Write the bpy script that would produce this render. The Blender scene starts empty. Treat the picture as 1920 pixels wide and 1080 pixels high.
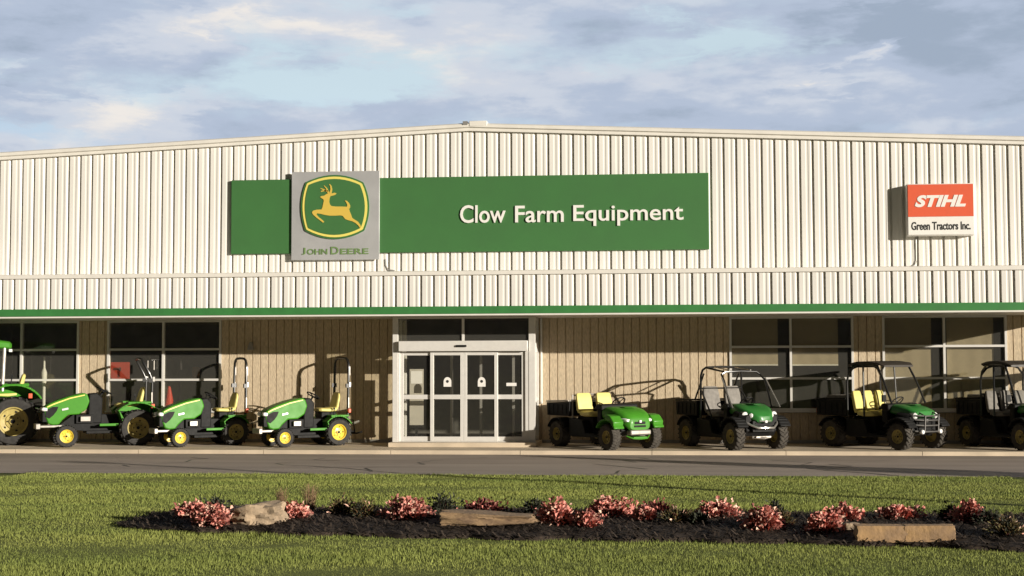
import bpy, bmesh, math, random
import numpy as np
from mathutils import Vector, Matrix, Euler, noise
R = math.radians
random.seed(7)
S = bpy.context.scene
COL = S.collection

# ---------------------------------------------------------------- camera
FPX = 2800.0
PSI = R(5.7); PITCH = math.atan(164/FPX); ROLL = .0025
CAM = Vector((36.6*math.sin(PSI), -1.29-36.6*math.cos(PSI), 1.6))
cd = bpy.data.cameras.new('camera'); cam = bpy.data.objects.new('camera', cd); COL.objects.link(cam)
cd.sensor_width = 36; cd.lens = FPX/1920*36; cd.clip_end = 6000; cd.clip_start = .1
cam.matrix_world = Matrix.Translation(CAM) @ Euler((math.pi/2+PITCH, 0, PSI)).to_matrix().to_4x4() @ Matrix.Rotation(-ROLL, 4, 'Z')
S.camera = cam
S.render.resolution_x = 1920; S.render.resolution_y = 1080
_m = cam.matrix_world.to_3x3()
def P(px, py, Y):
    """X and Z of the point of the vertical plane y=Y measured at this pixel of the survey photo"""
    d = _m @ Vector(((px-960)/FPX, (540-py)/FPX, -1))
    q = CAM + d*((Y-CAM.y)/d.y)
    return q.x, q.z
def G(px, py, z):
    d = _m @ Vector(((px-960)/FPX, (540-py)/FPX, -1))
    q = CAM + d*((z-CAM.z)/d.z)
    return q.x, q.y

# ---------------------------------------------------------------- light
S.view_settings.view_transform = 'Standard'; S.view_settings.look = 'None'
S.view_settings.exposure = 0.4; S.view_settings.gamma = 1
SUN = Vector((1.6, -1.0, .32)).normalized()
sl = bpy.data.lights.new('sun', 'SUN'); so = bpy.data.objects.new('sun', sl); COL.objects.link(so)
sl.energy = 5.0; sl.angle = R(.5); sl.color = (1, .92, .80)
so.rotation_euler = SUN.to_track_quat('Z', 'Y').to_euler()
so.location = (30, -60, 30)
W = bpy.data.worlds.new('World'); S.world = W; W.use_nodes = True
nt = W.node_tree; N = nt.nodes; L = nt.links
bg = N['Background']; bg.inputs['Strength'].default_value = .076
sky = N.new('ShaderNodeTexSky'); sky.sky_type = 'NISHITA'; sky.sun_disc = False
sky.sun_elevation = math.asin(SUN.z); sky.sun_rotation = math.atan2(SUN.x, SUN.y)
def wm(op, a, b=None, c=None):
    n = N.new('ShaderNodeMath'); n.operation = op
    for i, v in enumerate((a, b, c)):
        if v is None: continue
        if isinstance(v, (int, float)): n.inputs[i].default_value = v
        else: L.new(v, n.inputs[i])
    return n.outputs[0]
tc = N.new('ShaderNodeTexCoord'); sp = N.new('ShaderNodeSeparateXYZ'); L.new(tc.outputs['Generated'], sp.inputs[0])
az = wm('ARCTAN2', sp.outputs[0], sp.outputs[1]); el = wm('ARCSINE', sp.outputs[2])
def wnoise(sx, sz, sc, det, rough, off, dist=0):
    cb = N.new('ShaderNodeCombineXYZ'); L.new(wm('MULTIPLY', az, sx), cb.inputs[0])
    L.new(wm('MULTIPLY', el, sz), cb.inputs[1]); cb.inputs[2].default_value = off
    n = N.new('ShaderNodeTexNoise'); n.inputs['Scale'].default_value = sc; n.inputs['Detail'].default_value = det
    n.inputs['Roughness'].default_value = rough; n.inputs['Distortion'].default_value = dist
    L.new(cb.outputs[0], n.inputs['Vector']); return n.outputs['Fac']
def blob(a0, e0, sa, se):
    u = wm('DIVIDE', wm('SUBTRACT', az, a0), sa); v = wm('DIVIDE', wm('SUBTRACT', el, e0), se)
    return wm('EXPONENT', wm('MULTIPLY', wm('ADD', wm('MULTIPLY', u, u), wm('MULTIPLY', v, v)), -1))
def wramp(fac, stops, interp='EASE'):
    r = N.new('ShaderNodeValToRGB'); r.color_ramp.interpolation = interp
    e = r.color_ramp.elements
    while len(e) < len(stops): e.new(.5)
    for k, (p, c) in enumerate(stops): e[k].position = p; e[k].color = (*c, 1) if len(c) == 3 else c
    L.new(fac, r.inputs[0]); return r.outputs[0]
def wmix(f, a, b):
    m = N.new('ShaderNodeMix'); m.data_type = 'RGBA'
    if isinstance(f, float): m.inputs[0].default_value = f
    else: L.new(f, m.inputs[0])
    for s, v in ((6, a), (7, b)):
        if isinstance(v, tuple): m.inputs[s].default_value = (*v, 1)
        else: L.new(v, m.inputs[s])
    return m.outputs[2]
def pa(px, py):
    d = (_m @ Vector(((px-960)/FPX, (540-py)/FPX, -1))).normalized()
    return math.atan2(d.x, d.y), math.asin(d.z)
# tilt the cloud streets a little: elevation sheared by azimuth
base = wnoise(5, 19, 1.0, 9, .54, 3.7, .0)
fine = wnoise(18, 38, 1.0, 8, .62, 9.1, .0)
az0, el0 = az, el
az = wm('ADD', az, wm('MULTIPLY_ADD', wnoise(9, 30, 1, 6, .6, 61., 0), .22, -.11)); el = wm('ADD', el, wm('MULTIPLY_ADD', wnoise(8, 26, 1, 6, .6, 83., 0), .09, -.045))
cov = wm('ADD', wm('MULTIPLY', base, .95), wm('MULTIPLY', fine, .35))
for px, py, sa, se, k in ((640, 145, .085, .016, -.34), (1330, 75, .055, .012, -.26), (760, 20, .035, .012, -.22), (1000, 95, .06, .012, -.12),
                          (1780, 120, .085, .04, .30), (1620, 40, .03, .015, .2), (250, 170, .10, .022, .12), (150, 60, .12, .03, .16),
                          (760, 45, .04, .01, .14), (1150, 175, .12, .016, .16), (30, 262, .10, .012, -.16)):
    a0, e0 = pa(px, py); cov = wm('ADD', cov, wm('MULTIPLY', blob(a0, e0, sa, se), k))
covf = wramp(cov, [(.42, (0, 0, 0)), (.70, (1, 1, 1))])
az1, el1 = az, el; az, el = az0, el0
lit = wm('MULTIPLY_ADD', wnoise(8, 24, 1.0, 9, .58, 21.3, .0), 1.15, -.09)
az, el = az1, el1
for px, py, sa, se, k in ((1790, 90, .09, .045, -.19), (60, 90, .06, .03, -.14), (450, 40, .07, .015, .24), (330, 195, .09, .012, .20),
                          (1610, 115, .022, .008, .34), (1010, 150, .10, .012, .06), (1050, 215, .2, .012, -.08), (260, 150, .10, .010, -.14), (1640, 40, .03, .012, -.2)):
    a0, e0 = pa(px, py); lit = wm('ADD', lit, wm('MULTIPLY', blob(a0, e0, sa, se), k))
ccol = wramp(lit, [(.22, (3.5, 4.25, 5.4)), (.42, (4.6, 5.35, 6.7)), (.58, (6.1, 6.6, 7.5)), (.78, (8.6, 8.2, 7.8))])
az, el = az0, el0
# the clear air between the clouds: the sky texture, lightened by thin high cloud
thin = wnoise(4, 12, 1.0, 5, .5, 44.0)
clear = wmix(wm('MULTIPLY_ADD', thin, .3, .62), sky.outputs[0], (7.0, 8.5, 9.4))
lowb = wramp(el, [(.13, (1, 1, 1)), (.19, (0, 0, 0))])
clear = wmix(wm('MULTIPLY', lowb, .85), clear, (4.0, 5.6, 7.9))
# unseen sky overhead and behind is dimmed to cut the fill light
front = wramp(wm('MULTIPLY_ADD', sp.outputs[1], .5, .5), [(.5, (.07, .065, .06)), (.75, (1, 1, 1))])
high = wramp(el, [(.30, (1, 1, 1)), (.8, (.36, .36, .38))])
mm = N.new('ShaderNodeMix'); mm.data_type = 'RGBA'; mm.blend_type = 'MULTIPLY'; mm.inputs[0].default_value = 1
L.new(wmix(covf, clear, ccol), mm.inputs[6]); L.new(front, mm.inputs[7])
m2 = N.new('ShaderNodeMix'); m2.data_type = 'RGBA'; m2.blend_type = 'MULTIPLY'; m2.inputs[0].default_value = 1
L.new(mm.outputs[2], m2.inputs[6]); L.new(high, m2.inputs[7]); L.new(m2.outputs[2], bg.inputs['Color'])

# ---------------------------------------------------------------- materials
MATS = {}
def mat(name, col, rough=.6, metal=0, spec=.5, var=0, scale=8, stretch=(1, 1, 1), bump=0, bscale=40, coat=0, col2=None, island=0, det=4, dist=0):
    if name in MATS: return MATS[name]
    m = bpy.data.materials.new(name); m.use_nodes = True; t = m.node_tree; b = t.nodes['Principled BSDF']
    b.inputs['Base Color'].default_value = (*col, 1); b.inputs['Roughness'].default_value = rough
    b.inputs['Metallic'].default_value = metal; b.inputs['Specular IOR Level'].default_value = spec
    b.inputs['Coat Weight'].default_value = coat; b.inputs['Coat Roughness'].default_value = .12
    tcn = t.nodes.new('ShaderNodeTexCoord'); mp = t.nodes.new('ShaderNodeMapping'); mp.inputs['Scale'].default_value = stretch
    t.links.new(tcn.outputs['Object'], mp.inputs[0])
    if var or col2:
        n = t.nodes.new('ShaderNodeTexNoise'); n.inputs['Scale'].default_value = scale; n.inputs['Detail'].default_value = det; n.inputs['Distortion'].default_value = dist
        t.links.new(mp.outputs[0], n.inputs['Vector'])
        mx = t.nodes.new('ShaderNodeMix'); mx.data_type = 'RGBA'
        c2 = col2 or tuple(c*(1-var) for c in col)
        c1 = col if col2 else tuple(min(1, c*(1+var*.6)) for c in col)
        r = t.nodes.new('ShaderNodeMapRange'); r.inputs[1].default_value = .32; r.inputs[2].default_value = .68
        t.links.new(n.outputs['Fac'], r.inputs[0]); t.links.new(r.outputs[0], mx.inputs[0])
        mx.inputs[6].default_value = (*c1, 1); mx.inputs[7].default_value = (*c2, 1)
        out = mx.outputs[2]
        if island:
            g = t.nodes.new('ShaderNodeNewGeometry'); hs = t.nodes.new('ShaderNodeHueSaturation')
            mr = t.nodes.new('ShaderNodeMapRange'); mr.inputs[3].default_value = 1-island; mr.inputs[4].default_value = 1+island
            t.links.new(g.outputs['Random Per Island'], mr.inputs[0]); t.links.new(mr.outputs[0], hs.inputs['Value']); t.links.new(out, hs.inputs['Color']); out = hs.outputs[0]
        t.links.new(out, b.inputs['Base Color'])
        rr = t.nodes.new('ShaderNodeMapRange'); rr.inputs[3].default_value = max(.05, rough-.08); rr.inputs[4].default_value = min(1, rough+.1)
        t.links.new(n.outputs['Fac'], rr.inputs[0]); t.links.new(rr.outputs[0], b.inputs['Roughness'])
    if bump:
        n2 = t.nodes.new('ShaderNodeTexNoise'); n2.inputs['Scale'].default_value = bscale; n2.inputs['Detail'].default_value = 5
        t.links.new(mp.outputs[0], n2.inputs['Vector'])
        bp = t.nodes.new('ShaderNodeBump'); bp.inputs['Strength'].default_value = bump; bp.inputs['Distance'].default_value = .02
        t.links.new(n2.outputs['Fac'], bp.inputs['Height']); t.links.new(bp.outputs[0], b.inputs['Normal'])
    MATS[name] = m; return m
def glass(name, tint, gloss=.06, sky_veil=.0):
    m = bpy.data.materials.new(name); m.use_nodes = True; t = m.node_tree; t.nodes.clear()
    o = t.nodes.new('ShaderNodeOutputMaterial'); a = t.nodes.new('ShaderNodeBsdfTransparent'); g = t.nodes.new('ShaderNodeBsdfGlossy')
    a.inputs[0].default_value = (*tint, 1); g.inputs['Roughness'].default_value = .03
    mx = t.nodes.new('ShaderNodeMixShader'); f = t.nodes.new('ShaderNodeLayerWeight'); f.inputs[0].default_value = .5
    pw = t.nodes.new('ShaderNodeMath'); pw.operation = 'POWER'; pw.inputs[1].default_value = 5; t.links.new(f.outputs['Facing'], pw.inputs[0])
    mr = t.nodes.new('ShaderNodeMapRange'); mr.inputs[3].default_value = gloss; mr.inputs[4].default_value = .8
    t.links.new(pw.outputs[0], mr.inputs[0])
    t.links.new(mr.outputs[0], mx.inputs[0]); t.links.new(a.outputs[0], mx.inputs[1]); t.links.new(g.outputs[0], mx.inputs[2])
    df = t.nodes.new('ShaderNodeBsdfDiffuse'); df.inputs[0].default_value = (.8, .77, .7, 1); m2 = t.nodes.new('ShaderNodeMixShader'); m2.inputs[0].default_value = sky_veil  # pale diffuse film stands in for sky reflected in the glass
    t.links.new(mx.outputs[0], m2.inputs[1]); t.links.new(df.outputs[0], m2.inputs[2]); t.links.new(m2.outputs[0], o.inputs[0])
    return m
cream = mat('cream_steel', (.78, .755, .705), .42, spec=.4, var=.07, scale=1.3, stretch=(1, 1, .35), bump=.04, bscale=6)
creamtrim = mat('cream_trim', (.76, .73, .67), .45, var=.06, scale=3)
gtrim = mat('green_trim', (.045, .20, .055), .45, var=.12, scale=4)
signgreen = mat('sign_green', (.052, .165, .050), .5, var=.06, scale=1.5)
wood = mat('tan_siding', (.58, .47, .325), .85, var=.22, scale=7, stretch=(5, 5, 1.2), bump=.6, bscale=14)
alu = mat('aluminium', (.72, .70, .66), .45, metal=.15, var=.05)
alud = mat('aluminium_dark', (.34, .33, .31), .45, metal=.4, var=.05)
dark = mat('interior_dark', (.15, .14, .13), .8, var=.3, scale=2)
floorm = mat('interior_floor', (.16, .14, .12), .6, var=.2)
roofm = mat('roof_steel', (.55, .54, .5), .5, var=.05)
wglass = glass('window_glass', (.86, .86, .82), .03, .03)
dglass = glass('door_glass', (.95, .95, .93), .02, .015)
blindm = mat('blind_cloth', (.44, .365, .255), .9, var=.05)
white = mat('white_paint', (.82, .80, .76), .5, var=.03)
black = mat('black_plastic', (.012, .012, .012), .6, spec=.2, var=.2, scale=12)
blackp = mat('black_paint', (.012, .012, .012), .28, spec=.6, coat=.3)
rubber = mat('rubber', (.030, .028, .026), .82, var=.3, scale=14, bump=.2, bscale=60)
dustrub = mat('dusty_rubber', (.062, .054, .044), .9, var=.35, scale=9, bump=.2, bscale=60)
green = mat('tractor_green', (.055, .245, .018), .45, spec=.25, coat=.06, var=.08, scale=5)
dgreen = mat('gator_green', (.03, .19, .035), .38, coat=.3, var=.12, scale=5)
yellow = mat('rim_yellow', (.78, .58, .06), .4, coat=.3, var=.1, scale=10)
seaty = mat('seat_yellow', (.72, .62, .20), .55, var=.06, scale=8)
dully = mat('rim_dull_shaded_yellow', (.42, .34, .11), .55, var=.2, scale=10)  # dull utility vehicle rims; shade painted into the left tractors' rear rims
steel = mat('grey_steel', (.42, .39, .35), .42, metal=.5, var=.2, scale=10)
chrome = mat('bright_steel', (.80, .78, .74), .22, metal=.85)
lens = mat('lamp_lens', (.86, .86, .84), .1, spec=.9, coat=1)
seatg = mat('seat_grey', (.20, .185, .165), .7, var=.2, scale=10)
redm = mat('red_plastic', (.62, .055, .03), .5)
redl = mat('sign_red', (.72, .115, .05), .45, var=.04)
plate = mat('brushed_plate', (.54, .54, .55), .42, metal=.35, var=.12, scale=1.6)
gold = mat('emblem_gold', (.66, .47, .085), .45)
goldr = mat('emblem_yellow', (.80, .68, .16), .4)
black_ink = mat('black_ink', (.02, .02, .02), .6)
ink_green = mat('dull_green_letters', (.15, .24, .09), .5)

# ---------------------------------------------------------------- helpers
class MB:
    def __init__(s): s.v = []; s.f = []; s.mi = []; s.m = 0; s.T = Matrix()
    def add(s, vs, fs, T=None):
        b = len(s.v); M = s.T @ T if T else s.T
        s.v += [tuple(M @ Vector(v)) for v in vs]; s.f += [tuple(i+b for i in f) for f in fs]; s.mi += [s.m]*len(fs); return s
    def box(s, x0, x1, y0, y1, z0, z1, T=None):
        vs = [(x, y, z) for x in (x0, x1) for y in (y0, y1) for z in (z0, z1)]
        return s.add(vs, [(0, 1, 3, 2), (4, 6, 7, 5), (0, 4, 5, 1), (2, 3, 7, 6), (0, 2, 6, 4), (1, 5, 7, 3)], T)
    def cbox(s, c, d, rot=(0, 0, 0)):
        T = Matrix.Translation(c) @ Euler(rot).to_matrix().to_4x4()
        return s.box(-d[0]/2, d[0]/2, -d[1]/2, d[1]/2, -d[2]/2, d[2]/2, T)
    def prism(s, pts, a, b, plane='xz', T=None):
        n = len(pts)
        if plane == 'xz': vs = [(p[0], a, p[1]) for p in pts]+[(p[0], b, p[1]) for p in pts]
        elif plane == 'xy': vs = [(p[0], p[1], a) for p in pts]+[(p[0], p[1], b) for p in pts]
        else: vs = [(a, p[0], p[1]) for p in pts]+[(b, p[0], p[1]) for p in pts]
        fs = [tuple(range(n))[::-1], tuple(range(n, 2*n))]+[(i, (i+1) % n, (i+1) % n+n, i+n) for i in range(n)]
        return s.add(vs, fs, T)
    def tube(s, pts, r, n=8, closed=False):
        pts = [Vector(p) for p in pts]; k = len(pts); rs = r if isinstance(r, (list, tuple)) else [r]*k; vs = []; fs = []
        up = None
        for i, p in enumerate(pts):
            if closed: t = (pts[(i+1) % k]-pts[i-1])
            else: t = pts[min(i+1, k-1)]-pts[max(i-1, 0)]
            t.normalize()
            if up is None: up = Vector((0, 0, 1)) if abs(t.z) < .9 else Vector((1, 0, 0))
            a = up-t*up.dot(t)
            if a.length < 1e-4: a = t.orthogonal()
            a.normalize(); up = a; b = t.cross(a)
            vs += [tuple(p+(a*math.cos(2*math.pi*j/n)+b*math.sin(2*math.pi*j/n))*rs[i]) for j in range(n)]
        for i in range(k if closed else k-1):
            for j in range(n):
                a0 = i*n+j; a1 = i*n+(j+1) % n; i2 = (i+1) % k
                fs.append((a0, a1, i2*n+(j+1) % n, i2*n+j))
        if not closed: fs += [tuple(range(n))[::-1], tuple(range((k-1)*n, k*n))]
        return s.add(vs, fs)
    def lathe(s, prof, c=(0, 0, 0), axis='y', n=32):
        vs = []; fs = []; k = len(prof)
        for j in range(n):
            a = 2*math.pi*j/n
            for (r, h) in prof:
                if axis == 'y': vs.append((c[0]+r*math.cos(a), c[1]+h, c[2]+r*math.sin(a)))
                elif axis == 'x': vs.append((c[0]+h, c[1]+r*math.cos(a), c[2]+r*math.sin(a)))
                else: vs.append((c[0]+r*math.cos(a), c[1]+r*math.sin(a), c[2]+h))
        for j in range(n):
            for i in range(k-1): fs.append((j*k+i, j*k+i+1, ((j+1) % n)*k+i+1, ((j+1) % n)*k+i))
        return s.add(vs, fs)
    def loft(s, secs, n=20, e=3.0):
        """sections (x, half width, z low, z high, y centre) as superellipses across x"""
        vs = []; fs = []
        for sc in secs:
            x, hw, z0, z1 = sc[:4]; yc = sc[4] if len(sc) > 4 else 0; zc = (z0+z1)/2; hz = (z1-z0)/2
            for j in range(n):
                a = 2*math.pi*(j+.5)/n; c, q = math.cos(a), math.sin(a)
                vs.append((x, yc+hw*math.copysign(abs(c)**(2/e), c), zc+hz*math.copysign(abs(q)**(2/e), q)))
        for i in range(len(secs)-1):
            for j in range(n): fs.append((i*n+j, i*n+(j+1) % n, (i+1)*n+(j+1) % n, (i+1)*n+j))
        fs += [tuple(range(n))[::-1], tuple(range((len(secs)-1)*n, len(secs)*n))]
        return s.add(vs, fs)
    def build(s, name, mats, parent=None, bevel=0, smooth=35, loc=None):
        me = bpy.data.meshes.new(name); me.from_pydata(s.v, [], s.f); me.update()
        if not isinstance(mats, (list, tuple)): mats = [mats]
        for m in mats: me.materials.append(m)
        if len(mats) > 1: me.polygons.foreach_set('material_index', s.mi)
        bm = bmesh.new(); bm.from_mesh(me); bmesh.ops.recalc_face_normals(bm, faces=bm.faces); bm.to_mesh(me); bm.free()
        if smooth: me.shade_smooth(); me.set_sharp_from_angle(angle=R(smooth))
        o = bpy.data.objects.new(name, me); COL.objects.link(o)
        if parent: o.parent = parent
        if loc: o.location = loc
        if bevel:
            b = o.modifiers.new('bevel', 'BEVEL'); b.width = bevel; b.segments = 2; b.limit_method = 'ANGLE'; b.angle_limit = R(35)
        return o
def tag(o, label=None, cat=None, group=None, kind=None):
    if label: o['label'] = label
    if cat: o['category'] = cat
    if group: o['group'] = group
    if kind: o['kind'] = kind
    return o
def empty(name, loc=(0, 0, 0), rz=0):
    o = bpy.data.objects.new(name, None); COL.objects.link(o); o.location = loc; o.rotation_euler.z = rz; o.empty_display_size = .2; return o
def copy_tree(o, parent=None):
    c = o.copy(); COL.objects.link(c); c.parent = parent
    for ch in list(o.children): copy_tree(ch, c)
    return c
def text(name, body, x0, x1, z0, z1, y, m, parent, bold=0, shear=0, depth=.012, space=1.0):
    """lettering fitted to a box on a wall that faces -Y"""
    cu = bpy.data.curves.new('t', 'FONT'); cu.body = body; cu.offset = bold; cu.shear = shear; cu.extrude = .01; cu.resolution_u = 4; cu.space_character = space
    to = bpy.data.objects.new('t', cu); COL.objects.link(to); bpy.context.view_layer.update()
    me = bpy.data.meshes.new_from_object(to.evaluated_get(bpy.context.evaluated_depsgraph_get()))
    bpy.data.objects.remove(to); n = len(me.vertices); a = np.empty(n*3, 'f'); me.vertices.foreach_get('co', a); a = a.reshape(-1, 3)
    lo = a.min(0); hi = a.max(0); b = np.empty_like(a)
    b[:, 0] = x0+(a[:, 0]-lo[0])/(hi[0]-lo[0])*(x1-x0); b[:, 2] = z0+(a[:, 1]-lo[1])/(hi[1]-lo[1])*(z1-z0)
    b[:, 1] = y-depth+(1-(a[:, 2]-lo[2])/(hi[2]-lo[2]))*depth
    me.vertices.foreach_set('co', b.ravel()); me.materials.clear(); me.materials.append(m); me.update(); me.name = name
    o = bpy.data.objects.new(name, me); COL.objects.link(o); o.parent = parent; return o
def grid_mesh(name, xs, ys, zf, m):
    vs = [(x, y, zf(x, y)) for y in ys for x in xs]; nx = len(xs)
    fs = [(j*nx+i, j*nx+i+1, (j+1)*nx+i+1, (j+1)*nx+i) for j in range(len(ys)-1) for i in range(nx-1)]
    me = bpy.data.meshes.new(name); me.from_pydata(vs, [], fs); me.materials.append(m); me.shade_smooth(); me.update()
    o = bpy.data.objects.new(name, me); COL.objects.link(o); return o

# ---------------------------------------------------------------- ground
LAWN = -.15; YR = -11.4; YA = -2.98
def apz(y): return -.10 + .015*y if y < 0 else -.10
lawnm = mat('lawn_soil', (.21, .235, .06), .95, spec=.1, scale=.7, col2=(.15, .165, .045), stretch=(1, 1, 1), bump=.5, bscale=60, det=8)
asph = mat('asphalt', (.43, .36, .305), .85, spec=.3, scale=.8, col2=(.31, .26, .222), stretch=(.25, 1.3, 1), bump=.3, bscale=90, det=8)
conc = mat('concrete', (.60, .50, .37), .85, var=.16, scale=1.6, bump=.15, bscale=50, det=8)
xs = list(np.linspace(-60, 60, 61)); xs = [-3000, -600, -150]+xs+[150, 600, 3000]
ys = [-3000, -500, -150, -60, -40]+list(np.linspace(-36, -12, 49))+[YR, YR+.03, YR+.1, 40, 300, 3000]
def gz(x, y):
    if y > YR+.02: return -.27
    return LAWN + (.02*noise.noise(Vector((x*.5, y*.5, 0))) if -36 < y < YR-.2 and abs(x) < 59 else 0)
tag(grid_mesh('ground', xs, ys, gz, lawnm), kind='structure')
b = MB(); b.box(-400, 400, YR+.1, YA, -.5, -.238); tag(b.build('road', asph), kind='structure')
# tar-sealed cracks, lying on the asphalt
rnd = random.Random(8); c = MB(); X0 = -16
for k in range(11):
    x, y = X0+k*3.1+rnd.uniform(-1, 1), YA-rnd.uniform(.4, 2); pts = []
    while y > YR+.6 and len(pts) < 12: pts.append((x, y)); x += rnd.uniform(-.9, .7); y -= rnd.uniform(.3, .9)
    w = .022; n = len(pts)
    if n > 1: c.add([(px+s_*w, py+s_*w*.6, -.234) for s_ in (-1, 1) for px, py in pts], [(i, i+1, n+i+1, n+i) for i in range(n-1)])
tag(c.build('road_crack_sealant', mat('tar', (.03, .028, .026), .5), smooth=0), kind='structure')
b = MB()
xj = list(np.arange(-21, 20, 3.05))
for i in range(len(xj)-1):
    x0, x1 = xj[i]+.006, xj[i+1]-.006
    b.add([(x0, YA, apz(YA)), (x1, YA, apz(YA)), (x1, .3, -.0955), (x0, .3, -.0955), (x0, YA, -.5), (x1, YA, -.5), (x1, .3, -.5), (x0, .3, -.5)],
          [(0, 1, 2, 3), (4, 7, 6, 5), (0, 4, 5, 1), (1, 5, 6, 2), (2, 6, 7, 3), (3, 7, 4, 0)])
tag(b.build('pavement', conc), kind='structure')
# kerb strip along the lawn
b = MB(); b.box(-400, 400, YR+.0, YR+.10, -.5, -.155); tag(b.build('kerb', conc), kind='structure')

# ---------------------------------------------------------------- building
XL, XR, XP = -16.1, 14.0, -1.05
YF, YU = -2.65, -1.29
def roofz(x): return 7.83-.0432*abs(x-XP)
B = empty('farm_store_building', (0, 0, 0))
tag(B, 'long cream ribbed metal store building with low gable, green eave band and glazed entrance', 'building')
def ribbed(b, x0, x1, ya, zlo, zhi, prof, pitch, phase=0):
    """prof = (offset along pitch, depth back) points of one rib"""
    pts = []; x = x0-((x0-phase) % pitch)
    while x < x1:
        for u, d in prof:
            xx = x+u
            if x0 <= xx <= x1: pts.append((xx, ya+d))
        x += pitch
    pts = [(x0, pts[0][1])]+pts+[(x1, pts[-1][1])]
    if x0 < XP < x1 and callable(zhi):
        for k in range(len(pts)-1):
            if pts[k][0] < XP < pts[k+1][0]: pts.insert(k+1, (XP, pts[k][1])); break
    n = len(pts); vs = [(x, y, zlo) for x, y in pts]+[(x, y, zhi(x) if callable(zhi) else zhi) for x, y in pts]
    b.add(vs, [(i, i+1, n+i+1, n+i) for i in range(n-1)])
PI_ = .3048
prof = [(0, .075), (.004, .0), (.10, .0), (.125, .007), (.160, .007), (.175, .0), (.222, 0), (.272, .055), (.280, .075)]
zs = P(960, 478, YU)[1]
b = MB(); ribbed(b, XL, XR, YU-.075, zs, lambda x: roofz(x)-.16, prof, PI_, .02); ribbed(b, XL, XR, YU-.080, 3.6, zs+.03, prof, PI_, .02)
b.build('upper_wall_panel', cream, B, smooth=0)
b = MB(); ribbed(b, XL, XR, YF, 3.235, 4.0, prof, PI_, .12); b.build('fascia_panel', cream, B, smooth=0)
b = MB(); b.box(XL, XR, YF-.035, YF+.05, 3.06, 3.24); b.build('green_eave_band', gtrim, B, bevel=.008)
b = MB(); b.box(XL, XR, YF-.045, YF+.05, 3.018, 3.057); b.build('drip_trim', creamtrim, B, bevel=.004)
b = MB(); b.prism([(YF-.04, 3.985), (YF-.04, 4.075), (YF+.02, 4.09), (YU, 4.155), (YU, 4.10), (YF+.06, 4.0), (YF+.06, 3.985)], XL, XR, 'yz'); b.build('ledge_flashing', creamtrim, B)
b = MB(); b.box(XL, XR, YF+.06, .25, 3.05, 3.09); b.box(XL, XL+.05, YF+.06, 0, 3.09, 4.0); b.box(XR-.05, XR, YF+.06, 0, 3.09, 4.0); b.build('soffit', creamtrim, B)
# rake trim, two slopes
def rake(x0, x1, nm='rake_trim'):
    b = MB(); pr = []
    for x in (x0, x1):
        z = roofz(x)
        pr.append([(YU-.15, z-.20), (YU-.15, z-.13), (YU-.20, z-.11), (YU-.20, z-.035), (YU-.13, z), (YU+.2, z+.0), (YU+.2, z-.2)])
    vs = [(x0, *p) for p in pr[0]]+[(x1, *p) for p in pr[1]]; n = 7
    b.add(vs, [tuple(range(n)), tuple(range(n, 2*n))[::-1]]+[(i, (i+1) % n, n+(i+1) % n, n+i) for i in range(n)]); b.build(nm, creamtrim, B, smooth=0)
rake(XL-.05, XP); rake(XP, XR+.05)
b = MB(); b.box(XP-.14, XP-.02, YU-.215, YU+.1, roofz(XP)-.06, roofz(XP)+.03); b.build('ridge_cap', alud, B)
b = MB(); b.box(XP+.02, XP+.46, YU-.21, YU+.3, roofz(XP)-.10, roofz(XP)+.035); b.build('ridge_cap', creamtrim, B, bevel=.01)
b = MB(); z0, z1, z2 = roofz(XL)-.03, roofz(XP)-.03, roofz(XR)-.03
b.add([(XL, YU+.2, z0), (XP, YU+.2, z1), (XR, YU+.2, z2), (XL, 28, z0), (XP, 28, z1), (XR, 28, z2)], [(0, 1, 4, 3), (1, 2, 5, 4)]); b.build('roof', roofm, B)
b = MB()
for X, zz in ((XL, z0), (XR, z2)):
    xa, xb = (X, X+.12) if X < 0 else (X-.12, X)
    b.box(xa, xb, YU+.06, 28, 3.09, zz-.2); b.box(xa, xb, .03, 28, -.3, 3.09)
b.box(XL+.12, XR-.12, 27.9, 28, -.3, 7.2); b.box(XL+.13, XR-.13, 6, 6.1, -.1, 4); b.build('side_wall', cream, B)
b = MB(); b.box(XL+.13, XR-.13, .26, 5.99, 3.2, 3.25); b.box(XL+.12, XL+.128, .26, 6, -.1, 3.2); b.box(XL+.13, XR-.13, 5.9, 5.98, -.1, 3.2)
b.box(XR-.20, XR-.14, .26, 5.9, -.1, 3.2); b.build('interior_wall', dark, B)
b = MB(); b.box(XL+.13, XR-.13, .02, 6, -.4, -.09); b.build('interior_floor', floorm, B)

ZR1 = 2.298; ZR2 = 1.51; ZSILL = .71
def xw(px, y=690, Y=0): return P(px, y, Y)[0]
wins = [(xw(-60), xw(148), [xw(40)]), (xw(201), xw(415), [xw(306)]), (xw(1368), xw(1601), [xw(1483)]), (xw(1655), xw(1889), [xw(1771)])]
VX0, VX1 = P(736, 700, -1.43)[0], P(1003.5, 700, -1.43)[0]
opens = [(w[0], w[1]) for w in wins[:2]]+[(VX0+.06, VX1-.06)]+[(w[0], w[1]) for w in wins[2:]]
sprof = [(0, 0), (.183, 0), (.187, .026), (.203, .026)]
x = XL+.14
for o0, o1 in opens+[(XR-.14, None)]:
    b = MB(); ribbed(b, x, o0, 0, -.12, 3.06, sprof, .2075); b.box(x, o0, .035, .25, -.12, 3.06); x = o1; b.build('siding', wood, B, smooth=0)
for o0, o1 in (opens[0], opens[1], opens[3], opens[4]):
    b = MB(); ribbed(b, o0, o1, 0, -.12, ZSILL-.06, sprof, .2075); b.box(o0, o1, .035, .25, -.12, ZSILL-.06); b.build('siding', wood, B, smooth=0)
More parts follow.
